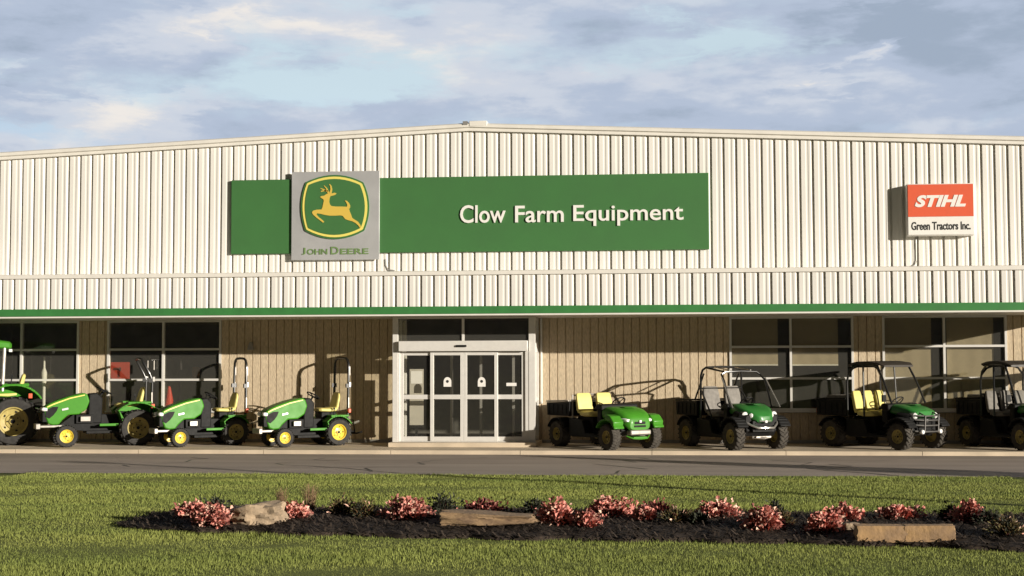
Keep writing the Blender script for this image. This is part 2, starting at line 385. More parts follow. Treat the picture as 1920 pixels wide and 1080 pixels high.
b = MB(); b.box(XL+.14, VX0, -.015, .0, -.12, -.02); b.box(VX1, XR-.14, -.015, .0, -.12, -.02); b.build('base_flashing', alud, B)
for x0, x1, ms in wins:
    f = MB(); w = .028; y0, y1 = -.035, .08
    f.box(x0, x0+2*w, y0, y1, ZSILL, 3.05); f.box(x1-2*w, x1, y0, y1, ZSILL, 3.05)
    f.box(x0+2*w, x1-2*w, y0+.002, y1, ZSILL, ZSILL+.06); f.box(x0+2*w, x1-2*w, y0+.002, y1, 3.0, 3.05)
    for m in ms: f.box(m-w, m+w, y0, y1, ZSILL+.06, 3.0)
    xe = [x0+2*w]+[q for m in ms for q in (m-w, m+w)]+[x1-2*w]
    for i in range(0, len(xe), 2):
        for z in (ZR1, ZR2): f.box(xe[i], xe[i+1], y0+.003, y1, z-w, z+w)
    fr = f.build('window', alu, B)
    f = MB(); f.box(x0-.03, x1+.03, -.075, .04, ZSILL-.045, ZSILL-.001); f.build('sill', alu, fr, bevel=.006)
    zz = [ZSILL+.06, ZR2-w, ZR2+w, ZR1-w, ZR1+w, 3.0]
    for i in range(0, len(xe), 2):
        for k in (0, 2, 4):
            f = MB(); f.box(xe[i]+.001, xe[i+1]-.001, .02, .028, zz[k]+.001, zz[k+1]-.001); f.build('pane', wglass, fr)

# entrance vestibule
E_Y = -1.43; SL = -.022
def vx(px, y=740): return P(px, y, E_Y)[0]
def vz(py, px=868): return P(px, py, E_Y)[1]
e = MB()
ZH0, ZH1 = vz(658.6), vz(639)
for xa, xb in ((VX0, vx(746)), (vx(991.5), VX1)):
    e.box(xa, xb, E_Y, E_Y+.12, SL, 3.048)
    xm = (xa+xb)/2; e.box(xm-.05, xm+.05, -.75, -.68, SL, 3.046); e.box(xm-.05, xm+.05, -.09, -.02, SL, 3.044)
    for (ya, yb) in ((E_Y+.12, -.75), (-.68, -.09)):
        for za, zb in ((SL, .10), (.97, 1.05), (ZH0-.02, ZH1), (2.99, 3.045)): e.box(xm-.04, xm+.04, ya, yb, za, zb)
xm = vx(868); e.box(xm-.03, xm+.03, E_Y+.01, E_Y+.09, ZH1, 3.04)
e.box(vx(746), vx(991.5), E_Y+.02, E_Y+.1, 3.0, 3.045); e.box(vx(984.7), vx(991.5), E_Y+.01, E_Y+.09, SL, ZH0)
e.box(vx(746), vx(749), E_Y+.01, E_Y+.09, SL, ZH0)
e.box(vx(746), vx(991.5), E_Y+.005, E_Y+.11, SL, SL+.02)
EN = e.build('entrance_frame', alu, B, bevel=.004)
b = MB(); b.box(vx(748), vx(990), E_Y-.10, E_Y+.06, ZH0, ZH1-.001); b.build('door_header', alu, EN, bevel=.012)
b = MB(); b.cbox((vx(866), E_Y-.115, (ZH0+ZH1)/2), (.26, .05, .05)); b.build('motion_sensor', black, EN, bevel=.01)
b = MB()
for (xa, xb) in ((vx(746), xm-.03), (xm+.03, vx(991.5))): b.box(xa, xb, E_Y+.045, E_Y+.053, ZH1+.001, 3.0)
b.build('transom_pane', wglass, EN)
b = MB()
for (xa, xb) in ((VX0, vx(746)), (vx(991.5), VX1)):
    xc = (xa+xb)/2
    for (ya, yb) in ((E_Y+.12, -.75), (-.68, -.09)):
        for za, zb in ((.10, .97), (1.05, ZH0-.02), (ZH1, 2.99)): b.box(xc-.004, xc+.004, ya, yb, za, zb)
b.build('side_pane', dglass, EN)
for k, (a, c) in enumerate(((749, 813), (806.5, 869), (869.4, 933), (926, 985))):
    yy = E_Y+(.025 if k in (1, 2) else .07); d = MB(); x0, x1 = vx(a), vx(c); s = .082 if k in (1, 2) else .095
    za, zb = SL+.025, ZH0-.012
    d.box(x0, x0+s, yy-.02, yy+.02, za, zb); d.box(x1-s, x1, yy-.02, yy+.02, za, zb)
    for u, v in ((za, za+.11), (vz(748.5), vz(740)), (zb-.085, zb)): d.box(x0+s, x1-s, yy-.018, yy+.018, u, v)
    D = d.build('sliding_door', alu, B, bevel=.004)
    g = MB(); g.box(x0+s, x1-s, yy-.003, yy+.003, za+.11, vz(748.5)-.001); g.box(x0+s, x1-s, yy-.003, yy+.003, vz(740)+.001, zb-.085); g.build('pane', dglass, D)
    if k in (1, 2):
        cx = vx(838.8 if k == 1 else 903); z0, z1 = vz(725), vz(707); h = z1-z0; w = .095; ring = MB(); pts = [(cx-w, z0), (cx+w, z0)]
        pts += [(cx+w*math.cos(t), z0+.52*h+.48*h*math.sin(t)) for t in np.linspace(0, math.pi, 12)]
        ring.prism(pts, yy-.009, yy-.0045); ring.build('door_sticker', white, D, smooth=0)
        ring = MB(); ring.lathe([(0, 0), (.035, 0), (.035, .003)], (cx, yy-.0125, z0+.55*h), 'y', 14); ring.build('sticker_mark', black_ink, D)
    if k == 3:
        g = MB(); g.box(vx(949), vx(968), yy-.009, yy-.0045, vz(724), vz(718)); g.build('door_sticker', white, D)
b = MB()
for px in (847, 902, 963, 758): b.box(xw(px, 740, .1)-.03, xw(px, 740, .1)+.03, .05, .12, -.09, 2.3)
b.box(VX0+.2, VX1-.2, .04, .12, 2.3, 2.4); b.build('inner_door_frame', alud, B)
b = MB(); b.box(VX0-.05, VX1+.05, -1.75, -.001, -.3, SL+.0); b.build('threshold_slab', conc, B, bevel=.01)

# service pieces on the front wall
b = MB()
for px in (1008.5, 1015.5):
    x = xw(px); b.tube([(x, -.06, 3.04), (x, -.06, .96), (x, -.03, .90)], .026)
tag(b.build('downspout', white, smooth=40), 'pair of thin white vertical pipes on the tan wall right of the entrance', 'pipe')
x, z = P(471, 650, -.1); b = MB(); b.lathe([(0, 0), (.05, 0), (.09, -.16), (.09, -.18), (0, -.17)], (x, -.14, z+.1), 'z', 16); b.box(x-.02, x+.02, -.15, -.0, z+.08, z+.12)
tag(b.build('wall_lamp', alud), 'small grey wall lamp under the canopy left of the entrance', 'lamp')
def conduit(pts, lab):
    b = MB(); b.tube([(P(px, py, YU-.08)[0], YU-.08, P(px, py, YU-.08)[1]) for px, py in pts], .022, 8); tag(b.build('conduit', alud, smooth=40), lab, 'conduit')
conduit([(1717, 444), (1717.5, 488), (1715, 496), (1706, 501), (1660, 503)], 'thin grey conduit running down from the red and white sign')
conduit([(723, 486), (723.5, 498), (727, 506), (740, 508)], 'short grey conduit below the grey deer sign plate')

# things behind the glass
def blind(px0, px1, pyb, lab):
    x0, x1 = P(px0, 700, .14)[0], P(px1, 700, .14)[0]; z = P((px0+px1)/2, pyb, .14)[1]
    b = MB(); n = 14; b.prism([(x0+(x1-x0)*i/n, .14+.004*math.sin(i*1.3)) for i in range(n+1)]+[(x1, .146), (x0, .146)], z, 3.0, 'xy')
    o = tag(b.build('roller_blind', blindm), lab, 'blind', 'roller blinds behind the right-hand windows')
    b = MB(); b.box(x0, x1, .128, .152, z-.035, z); b.build('hem_bar', creamtrim, o)
blind(1366, 1459, 683, 'half lowered beige blind behind the green hooded vehicle with bare black cage')
blind(1486, 1572, 683, 'half lowered beige blind in the pane next to the narrow tan pier')
blind(1657, 1747, 768, 'long lowered beige blind behind the black canvas roof')
blind(1776, 1864, 768, 'long lowered beige blind in the rightmost window pane')
x0, z0 = P(204, 713, .3); x1, z1 = P(243, 679, .3)
o = empty('red_poster', ((x0+x1)/2, .3, z0)); tag(o, 'small red sign board inside the window behind the leftmost compact tractor', 'sign')
b = MB(); b.box(-(x1-x0)/2, (x1-x0)/2, 0, .02, 0, z1-z0); b.build('board', mat('faded_red', (.50, .06, .035), .6), o)
b = MB(); b.box(-.16, -.02, -.004, -.001, .26, .33); b.box(.0, .05, -.004, -.001, .24, .34); b.build('dark_lettering', mat('faded_ink', (.12, .04, .03), .7), o)
x, z = P(317, 750, .45)
o = empty('red_display', (x, .45, .05)); tag(o, 'small red cone-shaped item standing inside the second window', 'display item')
b = MB(); b.lathe([(0, 0), (.18, 0), (.17, z-.25), (.0, z-.25)], (0, 0, 0), 'z', 12); b.build('stand', dark, o)
b = MB(); b.lathe([(0, z+.33), (.03, z+.33), (.12, z-.12), (.17, z-.25)], (0, 0, 0), 'z', 14); b.build('cone', redm, o)
x, z = P(83, 690, .45)
o = empty('display_urn', (x, .45, 0)); tag(o, 'tall narrow white vase shape glinting inside the left window', 'vase')
b = MB(); b.lathe([(0, .0), (.11, 0), (.05, .1), (.04, z-.45), (.07, z-.32), (.075, z-.12), (.03, z), (.02, z+.3), (0, z+.3)], (0, 0, 0), 'z', 16); b.build('vase_body', white, o)
x0, z0 = P(768, 797, -.9); x1, z1 = P(794, 692, -.9)
o = empty('notice_stand', ((x0+x1)/2, -.9, SL)); tag(o, 'tall pale notice panel standing behind the left glass door', 'notice board')
hw = (x1-x0)/2
b = MB(); b.box(-hw, hw, 0, .03, z0-SL, z1-SL); b.build('panel', mat('notice_panel', (.50, .47, .40), .7, var=.1, scale=4), o)
b = MB(); b.box(-hw+.03, hw-.03, -.006, -.001, z1-SL-.36, z1-SL-.05); b.build('paper', white, o)
b = MB(); b.box(-hw-.01, hw+.01, -.01, .04, z0-SL-.06, z0-SL-.001); b.box(-.12, .12, -.12, .16, .0, .03); b.box(-.03, .03, 0, .03, .03, z0-SL-.06); b.build('foot', black, o)
b = MB(); b.cbox((P(370, 680, 1.2)[0], 1.2, P(370, 700, 1.2)[1]), (.22, .22, .34)); tag(b.build('brown_parcel', mat('brown_card', (.25, .13, .05), .8), bevel=.03), 'small brown item dimly seen deep inside the second window', 'box')

# ---------------------------------------------------------------- signs
sb = empty('store_banner_sign', (0, YU-.05, 0)); tag(sb, 'long green sign board with white store name lettering', 'sign')
bx0, bx1, bz0, bz1 = -7.04, 4.81, 4.635, 6.495; Yb = -.10
b = MB(); b.box(bx0, bx1, Yb, -.005, bz0, bz1); b.build('board', signgreen, sb, bevel=.012)
b = MB()
for x in (bx0+2, bx1-2, bx0+6): b.box(x-.05, x+.05, -.004, .045, bz0+.1, bz1-.1)
b.build('bracket', alud, sb)
YB = YU-.05+Yb
tx0, tz0 = P(863, 424, YB); tx1, tz1 = P(1282, 384, YB)
words = (('Clow', 863, 948, 384.5, 418), ('Farm', 966, 1057, 385.5, 417), ('Equipment', 1075, 1281.5, 383.5, 423))
for w, a, c, t, bt in words:
    za = P((a+c)/2, bt, YB)[1]; zb = P((a+c)/2, t, YB)[1]
    text('letters', w, P(a, 400, YB)[0], P(c, 400, YB)[0], za, zb, Yb-.001, white, sb, bold=.010, depth=.03)
ps = empty('deer_emblem_sign', (0, YB, 0)); tag(ps, 'square grey metal plate with green and yellow leaping deer emblem', 'sign')
YP = -.05
def q(u, v, Y=YB+YP):
    return P(530+u/5.4, 300+v/5.4, Y)
x0, z0 = P(546, 488, YB+YP); x1, z1 = P(711.5, 320, YB+YP)
b = MB(); b.box(x0, x1, YP, -.004, z0, z1); b.build('plate', plate, ps, bevel=.006)
def shield(grow):
    cs = [(252, 240), (803, 240), (812, 703), (245, 705)]; bl = [(530, 172), (858, 468), (530, 782), (207, 468)]; pts = []
    for i in range(4):
        a, c, m = cs[i], cs[(i+1) % 4], bl[i]
        ct = (2*m[0]-(a[0]+c[0])/2, 2*m[1]-(a[1]+c[1])/2)
        for k in range(1, 12):
            t = .012+.976*(k-1)/10
            pts.append(((1-t)**2*a[0]+2*t*(1-t)*ct[0]+t*t*c[0], (1-t)**2*a[1]+2*t*(1-t)*ct[1]+t*t*c[1]))
    cx, cy = 530, 470
    out = []
    for u, v in pts:
        d = math.hypot(u-cx, v-cy); k = (d+grow)/d; out.append(q(cx+(u-cx)*k, cy+(v-cy)*k))
    return out
for g, ya, yb, m, nm in ((20, YP-.03, YP-.001, signgreen, 'shield'), (2, YP-.042, YP-.0305, goldr, 'shield_rim'), (-22, YP-.05, YP-.0425, signgreen, 'shield_field')):
    b = MB(); b.prism(shield(g), ya, yb); b.build(nm, m, ps, smooth=0)
deer = [(384, 377), (398, 368), (425, 364), (445, 350), (465, 340), (488, 338), (505, 342), (530, 334), (550, 340), (535, 356), (510, 364), (488, 368), (478, 395), (476, 425), (482, 450), (496, 468), (540, 474), (600, 474), (655, 476), (660, 458), (650, 436), (634, 412), (655, 416), (675, 436), (688, 462), (686, 486), (676, 498), (684, 525), (697, 555), (708, 588), (732, 605), (766, 626), (788, 655), (798, 680), (788, 692), (770, 664), (742, 640), (708, 622), (668, 612), (638, 600), (612, 568), (590, 563), (540, 566), (480, 566), (430, 558), (392, 548), (352, 542), (348, 556), (372, 582), (408, 610), (426, 628), (414, 637), (385, 614), (345, 584), (310, 552), (302, 530), (316, 515), (350, 506), (398, 504), (408, 482), (414, 452), (422, 418), (416, 398), (402, 392)]
b = MB(); b.prism([q(*p) for p in deer], YP-.062, YP-.0505)
def tine(pts, w0=9, w1=3):
    n = len(pts); Lf = []; Rt = []
    for i, (u, v) in enumerate(pts):
        a = pts[max(i-1, 0)]; c = pts[min(i+1, n-1)]; dx, dy = c[0]-a[0], c[1]-a[1]; d = math.hypot(dx, dy); w = w0+(w1-w0)*i/(n-1)
        Lf.append((u-dy/d*w, v+dx/d*w)); Rt.append((u+dy/d*w, v-dx/d*w))
    b.prism([q(*p) for p in Lf+Rt[::-1]], YP-.0615, YP-.0507)
tine([(488, 345), (498, 300), (492, 265), (478, 248)], 11, 4); tine([(478, 342), (455, 316), (425, 312), (392, 322)], 10, 4)
tine([(445, 316), (418, 302), (388, 290)], 8, 3); tine([(462, 322), (450, 290), (424, 262)], 8, 3)
b.build('deer', gold, ps, smooth=0)
za, zb = P(630, 477, YB+YP)[1], P(630, 464, YB+YP)[1]
text('letters', 'J', P(567, 470, YB)[0], P(574, 470, YB)[0], za, zb, YP-.001, ink_green, ps, bold=.02, depth=.012)
text('letters', 'OHN', P(577, 470, YB)[0], P(615, 470, YB)[0], za, zb-.03, YP-.001, ink_green, ps, bold=.02, depth=.012)
text('letters', 'D', P(621, 470, YB)[0], P(636, 470, YB)[0], za, zb+.02, YP-.001, ink_green, ps, bold=.02, depth=.012)
text('letters', 'EERE', P(639, 470, YB)[0], P(692, 470, YB)[0], za, zb-.03, YP-.001, ink_green, ps, bold=.02, depth=.012)
YS = YU-.05-.30
ss = empty('red_white_box_sign', (0, YS, 0)); tag(ss, 'boxed sign, red above and white below, on the right of the ribbed wall', 'sign')
x0, z0 = P(1702, 442, YS); x1, z1 = P(1826, 343, YS); zm = P(1764, 406, YS)[1]
b = MB(); b.box(x0, x1, .02, .26, z0, z1); b.box(x0+.2, x0+.3, .26, .34, z0+.3, z1-.3); b.box(x1-.3, x1-.2, .26, .34, z0+.3, z1-.3); b.build('box', mat('sign_box', (.70, .68, .64), .5), ss, bevel=.01)
b = MB(); b.box(x0+.02, x1-.02, .0, .019, zm+.002, z1-.02); b.build('red_panel', redl, ss)
b = MB(); b.box(x0+.02, x1-.02, .001, .019, z0+.02, zm-.002); b.build('white_panel', white, ss)
text('letters', 'STIHL', P(1715, 377, YS)[0], P(1811, 377, YS)[0], P(1764, 388, YS)[1], P(1764, 365.5, YS)[1], -.001, white, ss, bold=.05, shear=.28, depth=.008)
text('small_letters', 'Green Tractors Inc.', P(1709, 423, YS)[0], P(1820, 423, YS)[0], P(1764, 431, YS)[1], P(1764, 415.5, YS)[1], -.0, black_ink, ss, bold=.02, depth=.006)

# ---------------------------------------------------------------- vehicles
def wheel(parent, pos, r, w, rr, rimm, tyrem, side, lug='turf', steer=0):
    """tyre mesh with a rim child; side=+1 outer face towards +y"""
    t = MB(); h = w/2
    t.lathe([(rr, -h*.72), (rr+.02*r, -h*.86), (r*.80, -h*1.0), (r*.93, -h*.93), (r*.975, -h*.72), (r*.985, -h*.3), (r*.985, h*.3), (r*.975, h*.72), (r*.93, h*.93), (r*.80, h*1.0), (rr+.02*r, h*.86), (rr, h*.72)], n=36)
    n = 20 if lug == 'ag' else 26
    for i in range(n):
        for sd in (-1, 1):
            a = 2*math.pi*(i+(.5 if sd > 0 else 0))/n
            T = Matrix.Rotation(-a, 4, 'Y') @ Matrix.Translation((r*.985, sd*h*.5, 0)) @ Matrix.Rotation(sd*(.6 if lug == 'ag' else .25), 4, 'X')
            k = .045 if lug == 'ag' else .03
            t.box(-.02*r, k*r+.004, -h*.52, h*.52, -r*.035, r*.035, T)
    o = t.build('wheel', tyrem, parent, loc=pos); o.rotation_euler.z = steer
    m = MB(); s = side
    m.lathe([(rr*1.03, s*h*.74), (rr*1.0, s*h*.80), (rr*.93, s*h*.76), (rr*.86, s*h*.42), (rr*.55, s*h*.22), (rr*.50, s*h*.36), (rr*.26, s*h*.40), (rr*.24, s*h*.62), (0, s*h*.64)], n=32)
    m.lathe([(rr*1.03, -s*h*.74), (rr*.9, -s*h*.7), (rr*.8, -s*h*.2), (0, -s*h*.1)], n=24)
    ri = m.build('rim', rimm, o)
    m = MB(); m.lathe([(rr*.15, s*h*.63), (rr*.15, s*h*.75), (0, s*h*.76)], n=14)
    for k in range(5):
        a = 2*math.pi*k/5; m.lathe([(rr*.055, s*h*.35), (rr*.055, s*h*.48), (0, s*h*.48)], (rr*.38*math.cos(a), 0, rr*.38*math.sin(a)), n=6)
        a += .6; m.lathe([(rr*.09, s*h*.28), (rr*.09, s*h*.345), (0, s*h*.345)], (rr*.70*math.cos(a), 0, rr*.70*math.sin(a)), n=8)
    m.build('hub_cap', black, ri) if False else m.build('hub_cap', black, o)
    return o
def torus(b, c, r, t, tilt, n=22):
    M = Matrix.Translation(c) @ Matrix.Rotation(tilt, 4, 'Y')
    b.tube([tuple(M @ Vector((r*math.cos(a), r*math.sin(a), 0))) for a in np.linspace(0, 2*math.pi, n, endpoint=False)], t, 6, closed=True)
    for a in (.5, 2.6, 4.7): b.tube([tuple(M @ Vector((0, 0, -.02))), tuple(M @ Vector((r*math.cos(a), r*math.sin(a), 0)))], t*.8, 5)
def arc(b, c, r0, r1, a0, a1, y0, y1, n=12):
    an = [R(a0+(a1-a0)*i/n) for i in range(n+1)]
    o = [(c[0]+r1*math.cos(a), c[1]+r1*math.sin(a)) for a in an]; i_ = [(c[0]+r0*math.cos(a), c[1]+r0*math.sin(a)) for a in an]
    for k in range(n): b.prism([o[k], o[k+1], i_[k+1], i_[k]], y0, y1)
def tractor(label, s=1.0, rr=.33, rf=.23, wb=1.42, track=.42, wr=.27, cab=False, fold=False, rimR=yellow, hr=.72):
    """x forward, origin on the ground under the rear axle; s scales the body"""
    root = empty('compact_tractor' if not cab else 'cab_tractor')
    z0 = rr-.33*s                       # lift of body
    T = Matrix.Translation((0, 0, z0)) @ Matrix.Diagonal((s*wb/1.42/s if s == 1 else wb/1.42, s, s, 1))
    def mb(dx=0): m = MB(); m.T = T @ Matrix.Translation((dx, 0, 0)); return m
    b = mb()
    prof_ = [(.72, .98), (.77, 1.14), (.83, 1.18), (.90, 1.175), (1.2, 1.11), (1.5, 1.02), (1.70, .935), (1.79, .87), (1.83, .80), (1.79, .62), (1.73, .46), (1.62, .42), (1.47, .43), (1.38, .54), (1.24, .66), (.98, .67), (.80, .78)]
    def tap(b):
        kx = T[0][0]; b.v = [((1.85-(1.85-x/kx)*(1.85-hr)/1.13)*kx, y, z) for x, y, z in b.v]; kz = T[2][2]; ox = T[2][3]
        b.v = [(x, y*(1-.20*min(max((x/kx-.9)/.95, 0), 1)**1.5-.10*min(max(((z-ox)/kz-.55)/.6, 0), 1)+.02), z) for x, y, z in b.v]
    b.prism(prof_, -.25, .25); tap(b); hood = b.build('hood', green, root, bevel=.06*s); hood.modifiers[0].segments = 4
    for sy in (-1, 1):
        b = mb(); b.prism([(.84, 1.12), (1.2, 1.045), (1.6, .905), (1.75, .84), (1.75, .87), (1.6, .94), (1.2, 1.075), (.84, 1.145)], sy*.243, sy*.258); tap(b); b.build('stripe', goldr, hood, bevel=.004)
        b = mb(); b.prism([(1.48, .86), (1.62, .86), (1.79, .78), (1.775, .62), (1.70, .58), (1.60, .66), (1.52, .76)], sy*.240, sy*.256); tap(b); b.build('side_grille', black, hood)
        b = mb(); b.cbox((1.32, sy*.256, .80), (.16, .016, .05), (0, .2, 0)); tap(b); b.build('side_badge', plate, hood, bevel=.004)
        b = mb(); b.loft([(1.765, .075, .74, .85, sy*.14), (1.85, .07, .755, .85, sy*.14), (1.872, .05, .775, .83, sy*.14)], n=14); b.build('headlight', lens, hood)
    b = mb(); b.box(1.76, 1.855, -.19, .19, .50, .73)
    for k in range(6): b.box(1.855, 1.868, -.18, .18, .52+k*.035, .532+k*.035)
    b.build('front_grille', black, hood, bevel=.01)
    b = mb(); b.box(1.42, 1.95, -.17, .17, .36, .42); b.box(1.90, 1.99, -.22, .22, .33, .46); b.build('front_bumper', steel, root, bevel=.015)
    b = mb(); b.prism([(-.32, .28), (-.32, .58), (.1, .66), (.75, .66), (1.25, .66), (1.5, .44), (1.62, .40), (1.62, .30), (1.2, .28), (.6, .22)], -.15, .15)
    b.box(.85, 1.2, -.22, .22, .45, .66); b.tube([(1.42, -.36, rf/s), (1.42, .36, rf/s)], .05); b.tube([(0, -track/s+.1, .33), (0, track/s-.1, .33)], .08)
    b.box(.15, 1.0, -.28, .28, .20, .27); b.build('chassis', black, root, bevel=.01)
    b = mb(); b.tube([(1.1, -.27, .60), (.92, -.29, .50), (.72, -.27, .52)], .045); b.cbox((1.02, -.27, .56), (.2, .08, .12)); b.tube([(1.46, -.3, rf/s+.07), (1.30, -.33, rf/s+.02), (1.05, -.2, .36)], .025); b.cbox((.8, -.25, .36), (.14, .08, .1), (0, .4, 0))
    b.build('engine_piece', steel, root, bevel=.01)
    b = mb(); b.cbox((1.02, .27, .56), (.2, .08, .12)); b.build('engine_piece', steel, root, bevel=.01)
    b = mb((hr-.72)*.75); b.prism([(.52, .44), (.80, .44), (.78, 1.16), (.62, 1.18), (.50, 1.05)], -.17, .17); b.build('dash', black, root, bevel=.03)
    b = mb((hr-.72)*.75); torus(b, (.46, 0, 1.23), .17, .016, -.55); b.tube([(.46, 0, 1.22), (.60, 0, 1.0)], .025); b.tube([(.55, -.16, 1.1), (.50, -.22, 1.25)], .01); b.build('steering_wheel', black, root)
    b = mb()
    for sy in (-1, 1): b.box(.20, .74, sy*.2, sy*.46, .40, .425)
    b.build('foot_platform', black, root, bevel=.01)
    for sy in (-1, 1):
        b = mb(); b.box(.24, .76, sy*.461, sy*.481, .385, .445); b.build('platform_edge', green, root, bevel=.008)
    rs = rr/s
    for sy in (-1, 1):
        b = mb(); ya, yb = sorted((sy*.20, sy*(track/s+wr/s*.38)))
        arc(b, (0, rs), rs*1.16, rs*1.16+.03, 38, 150, ya, yb)
        a = R(38); px_, pz_ = rs*1.17*math.cos(a), rs+rs*1.17*math.sin(a)
        b.prism([(px_, pz_+.02), (px_-.03, pz_-.01), (.24, .45), (.24, .39), (.29, .39)], ya, yb)
        yi = sy*.20; b.prism([(rs*1.17*math.cos(t), rs+rs*1.17*math.sin(t)) for t in np.linspace(R(38), R(150), 10)], yi, yi+sy*.02)
        b.box(-.28, .2, *sorted((sy*.205, sy*(track/s+wr/s*.30))), rs+rs*1.14, rs+rs*1.14+.045)
        f = b.build('fender', green, root, bevel=.008)
        b = mb(); b.box(-.34, -.27, *sorted((sy*(track/s-.02), sy*(track/s+.08))), .80, .90); b.build('tail_lamp', redl, f, bevel=.01)
        b = mb(); b.tube([(.05, sy*.30, rs*2.2), (.03, sy*.30, rs*2.2+.16)], .012); b.cbox((.03, sy*.30, rs*2.2+.18), (.035, .035, .05)); b.build('lever', black, f)
    b = mb(); b.loft([(.38, .17, .84, .90), (.33, .22, .82, .93), (.1, .24, .81, .92), (-.08, .22, .82, .95)], n=18); st = b.build('seat', seaty, root, bevel=0)
    b = mb(); b.T = T @ Matrix.Translation((-.10, 0, .90)) @ Matrix.Rotation(-.22, 4, 'Y') @ Matrix.Rotation(-math.pi/2, 4, 'Y')
    b.loft([(-.02, .19, -.05, .05), (.08, .22, -.055, .05), (.28, .21, -.05, .045), (.38, .16, -.035, .04), (.41, .10, -.02, .02)], n=18); b.build('backrest', seaty, root)
    b = mb(); b.box(-.08, .32, -.18, .18, .60, .82); b.build('seat_base', black, root, bevel=.02)
    if not cab:
        for sy in (-1, 1):
            b = mb(); y = sy*.40; b.tube([(-.28, y, .45), (-.30, y, .95), (-.31, y, 1.45)], .034, 10); b.box(-.36, -.24, *sorted((sy*.37, sy*.44)), 1.42, 1.52)
            b.box(-.33, -.22, *sorted((sy*.2, sy*.43)), .42, .52); b.build('roll_bar_post', blackp, root)
            b = mb(); b.cbox((-.335, sy*.435, 1.50), (.05, .035, .12)); b.build('roll_bar_bracket', chrome, root, bevel=.006)
            b = mb(); b.cbox((-.30, sy*.437, 1.05), (.03, .02, .26)); b.build('roll_bar_highlight', steel, root, bevel=.004)  # pale strip set on the post in place of its highlight
        if not fold:
            b = mb(); pts = [(-.31, -.40, 1.47), (-.32, -.40, 1.90), (-.32, -.385, 2.02), (-.32, -.33, 2.11), (-.32, -.24, 2.15), (-.32, 0, 2.16), (-.32, .24, 2.15), (-.32, .33, 2.11), (-.32, .385, 2.02), (-.32, .40, 1.90), (-.31, .40, 1.47)]
        else:
            b = mb(); pts = [(-.31, -.40, 1.47), (-.26, -.40, 1.62), (-.12, -.40, 1.92), (-.10, -.36, 1.98), (-.09, 0, 2.0), (-.10, .36, 1.98), (-.12, .40, 1.92), (-.26, .40, 1.62), (-.31, .40, 1.47)]
        b.tube(pts, .032, 10); b.build('roll_bar', blackp, root)
        b = mb()
        for sy in (-1, 1): b.cbox((-.345, sy*.40, 1.84), (.012, .05, .22))
        b.build('reflector_strip', steel, root)
    else:
        c0 = mb(.62)
        P8 = {(-1, -1): [(-.42, -.42, .95), (-.45, -.40, 1.85)], (-1, 1): [(-.42, .42, .95), (-.45, .40, 1.85)], (1, -1): [(.80, -.36, .85), (.62, -.38, 1.85)], (1, 1): [(.80, .36, .85), (.62, .38, 1.85)]}
        for k, v in P8.items(): c0.tube(v, .032, 8)
        c0.tube([(.12, -.45, .9), (.1, -.41, 1.85)], .025); c0.tube([(.12, .45, .9), (.1, .41, 1.85)], .025)
        for sy in (-1, 1): c0.tube([(.8, sy*.38, .50), (.80, sy*.36, .85)], .03); c0.tube([(.80, sy*.37, .52), (.2, sy*.43, .50)], .03)
        c0.build('cab_frame', steel, root)
        c0 = mb(.62); c0.add([(-.42, -.42, .98), (.12, -.44, .95), (.1, -.41, 1.83), (-.45, -.40, 1.83)], [(0, 1, 2, 3)]); c0.add([(.12, -.44, .52), (.8, -.36, .52), (.62, -.38, 1.83), (.1, -.41, 1.83)], [(0, 1, 2, 3)])
        c0.add([(-.42, .42, .98), (.12, .44, .95), (.1, .41, 1.83), (-.45, .40, 1.83)], [(0, 1, 2, 3)]); c0.add([(.12, .44, .52), (.8, .36, .52), (.62, .38, 1.83), (.1, .41, 1.83)], [(0, 1, 2, 3)])
        c0.add([(.8, -.36, .85), (.8, .36, .85), (.62, .38, 1.83), (.62, -.38, 1.83)], [(0, 1, 2, 3)]); c0.add([(-.42, -.42, .98), (-.42, .42, .98), (-.45, .40, 1.83), (-.45, -.40, 1.83)], [(0, 1, 2, 3)])
        c0.build('cab_glass', dglass, root)
        c0 = mb(.62); c0.loft([(-.58, .36, 1.84, 1.93), (-.54, .44, 1.82, 1.98), (-.3, .47, 1.82, 2.02), (.45, .47, 1.82, 2.02), (.70, .44, 1.82, 1.97), (.76, .36, 1.84, 1.92)], n=20, e=5); rf_ = c0.build('cab_roof', green, root)
        c0 = mb(.62); c0.cbox((-.56, -.36, 1.79), (.06, .1, .06)); c0.cbox((-.56, .36, 1.79), (.06, .1, .06)); c0.build('work_lamp', lens, rf_, bevel=.008)
    for sy in (-1, 1):
        b = mb(); b.tube([(-.25, sy*.16, .30), (-.62, sy*.22, .27), (-.78, sy*.22, .30)], .022); b.tube([(-.3, sy*.16, .62), (-.55, sy*.2, .60), (-.58, sy*.21, .28)], .016); b.build('hitch_arm', black, root)
    b = mb(); b.tube([(-.3, 0, .60), (-.62, 0, .50)], .02); b.tube([(-.62, 0, .50), (-.80, 0, .56)], .035); b.build('top_link', chrome, root)
    b = mb(); b.box(-.36, -.12, -.18, .18, .42, .72); b.build('gear_housing', black, root, bevel=.03)
    for sy in (-1, 1):
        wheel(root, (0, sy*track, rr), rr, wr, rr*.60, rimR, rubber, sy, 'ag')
        wheel(root, (wb, sy*track*.98, rf), rf, wr*.62, rf*.60, yellow, rubber, sy, 'turf')
    tag(root, label, 'tractor', 'green tractors parked facing left along the wall')
    return root
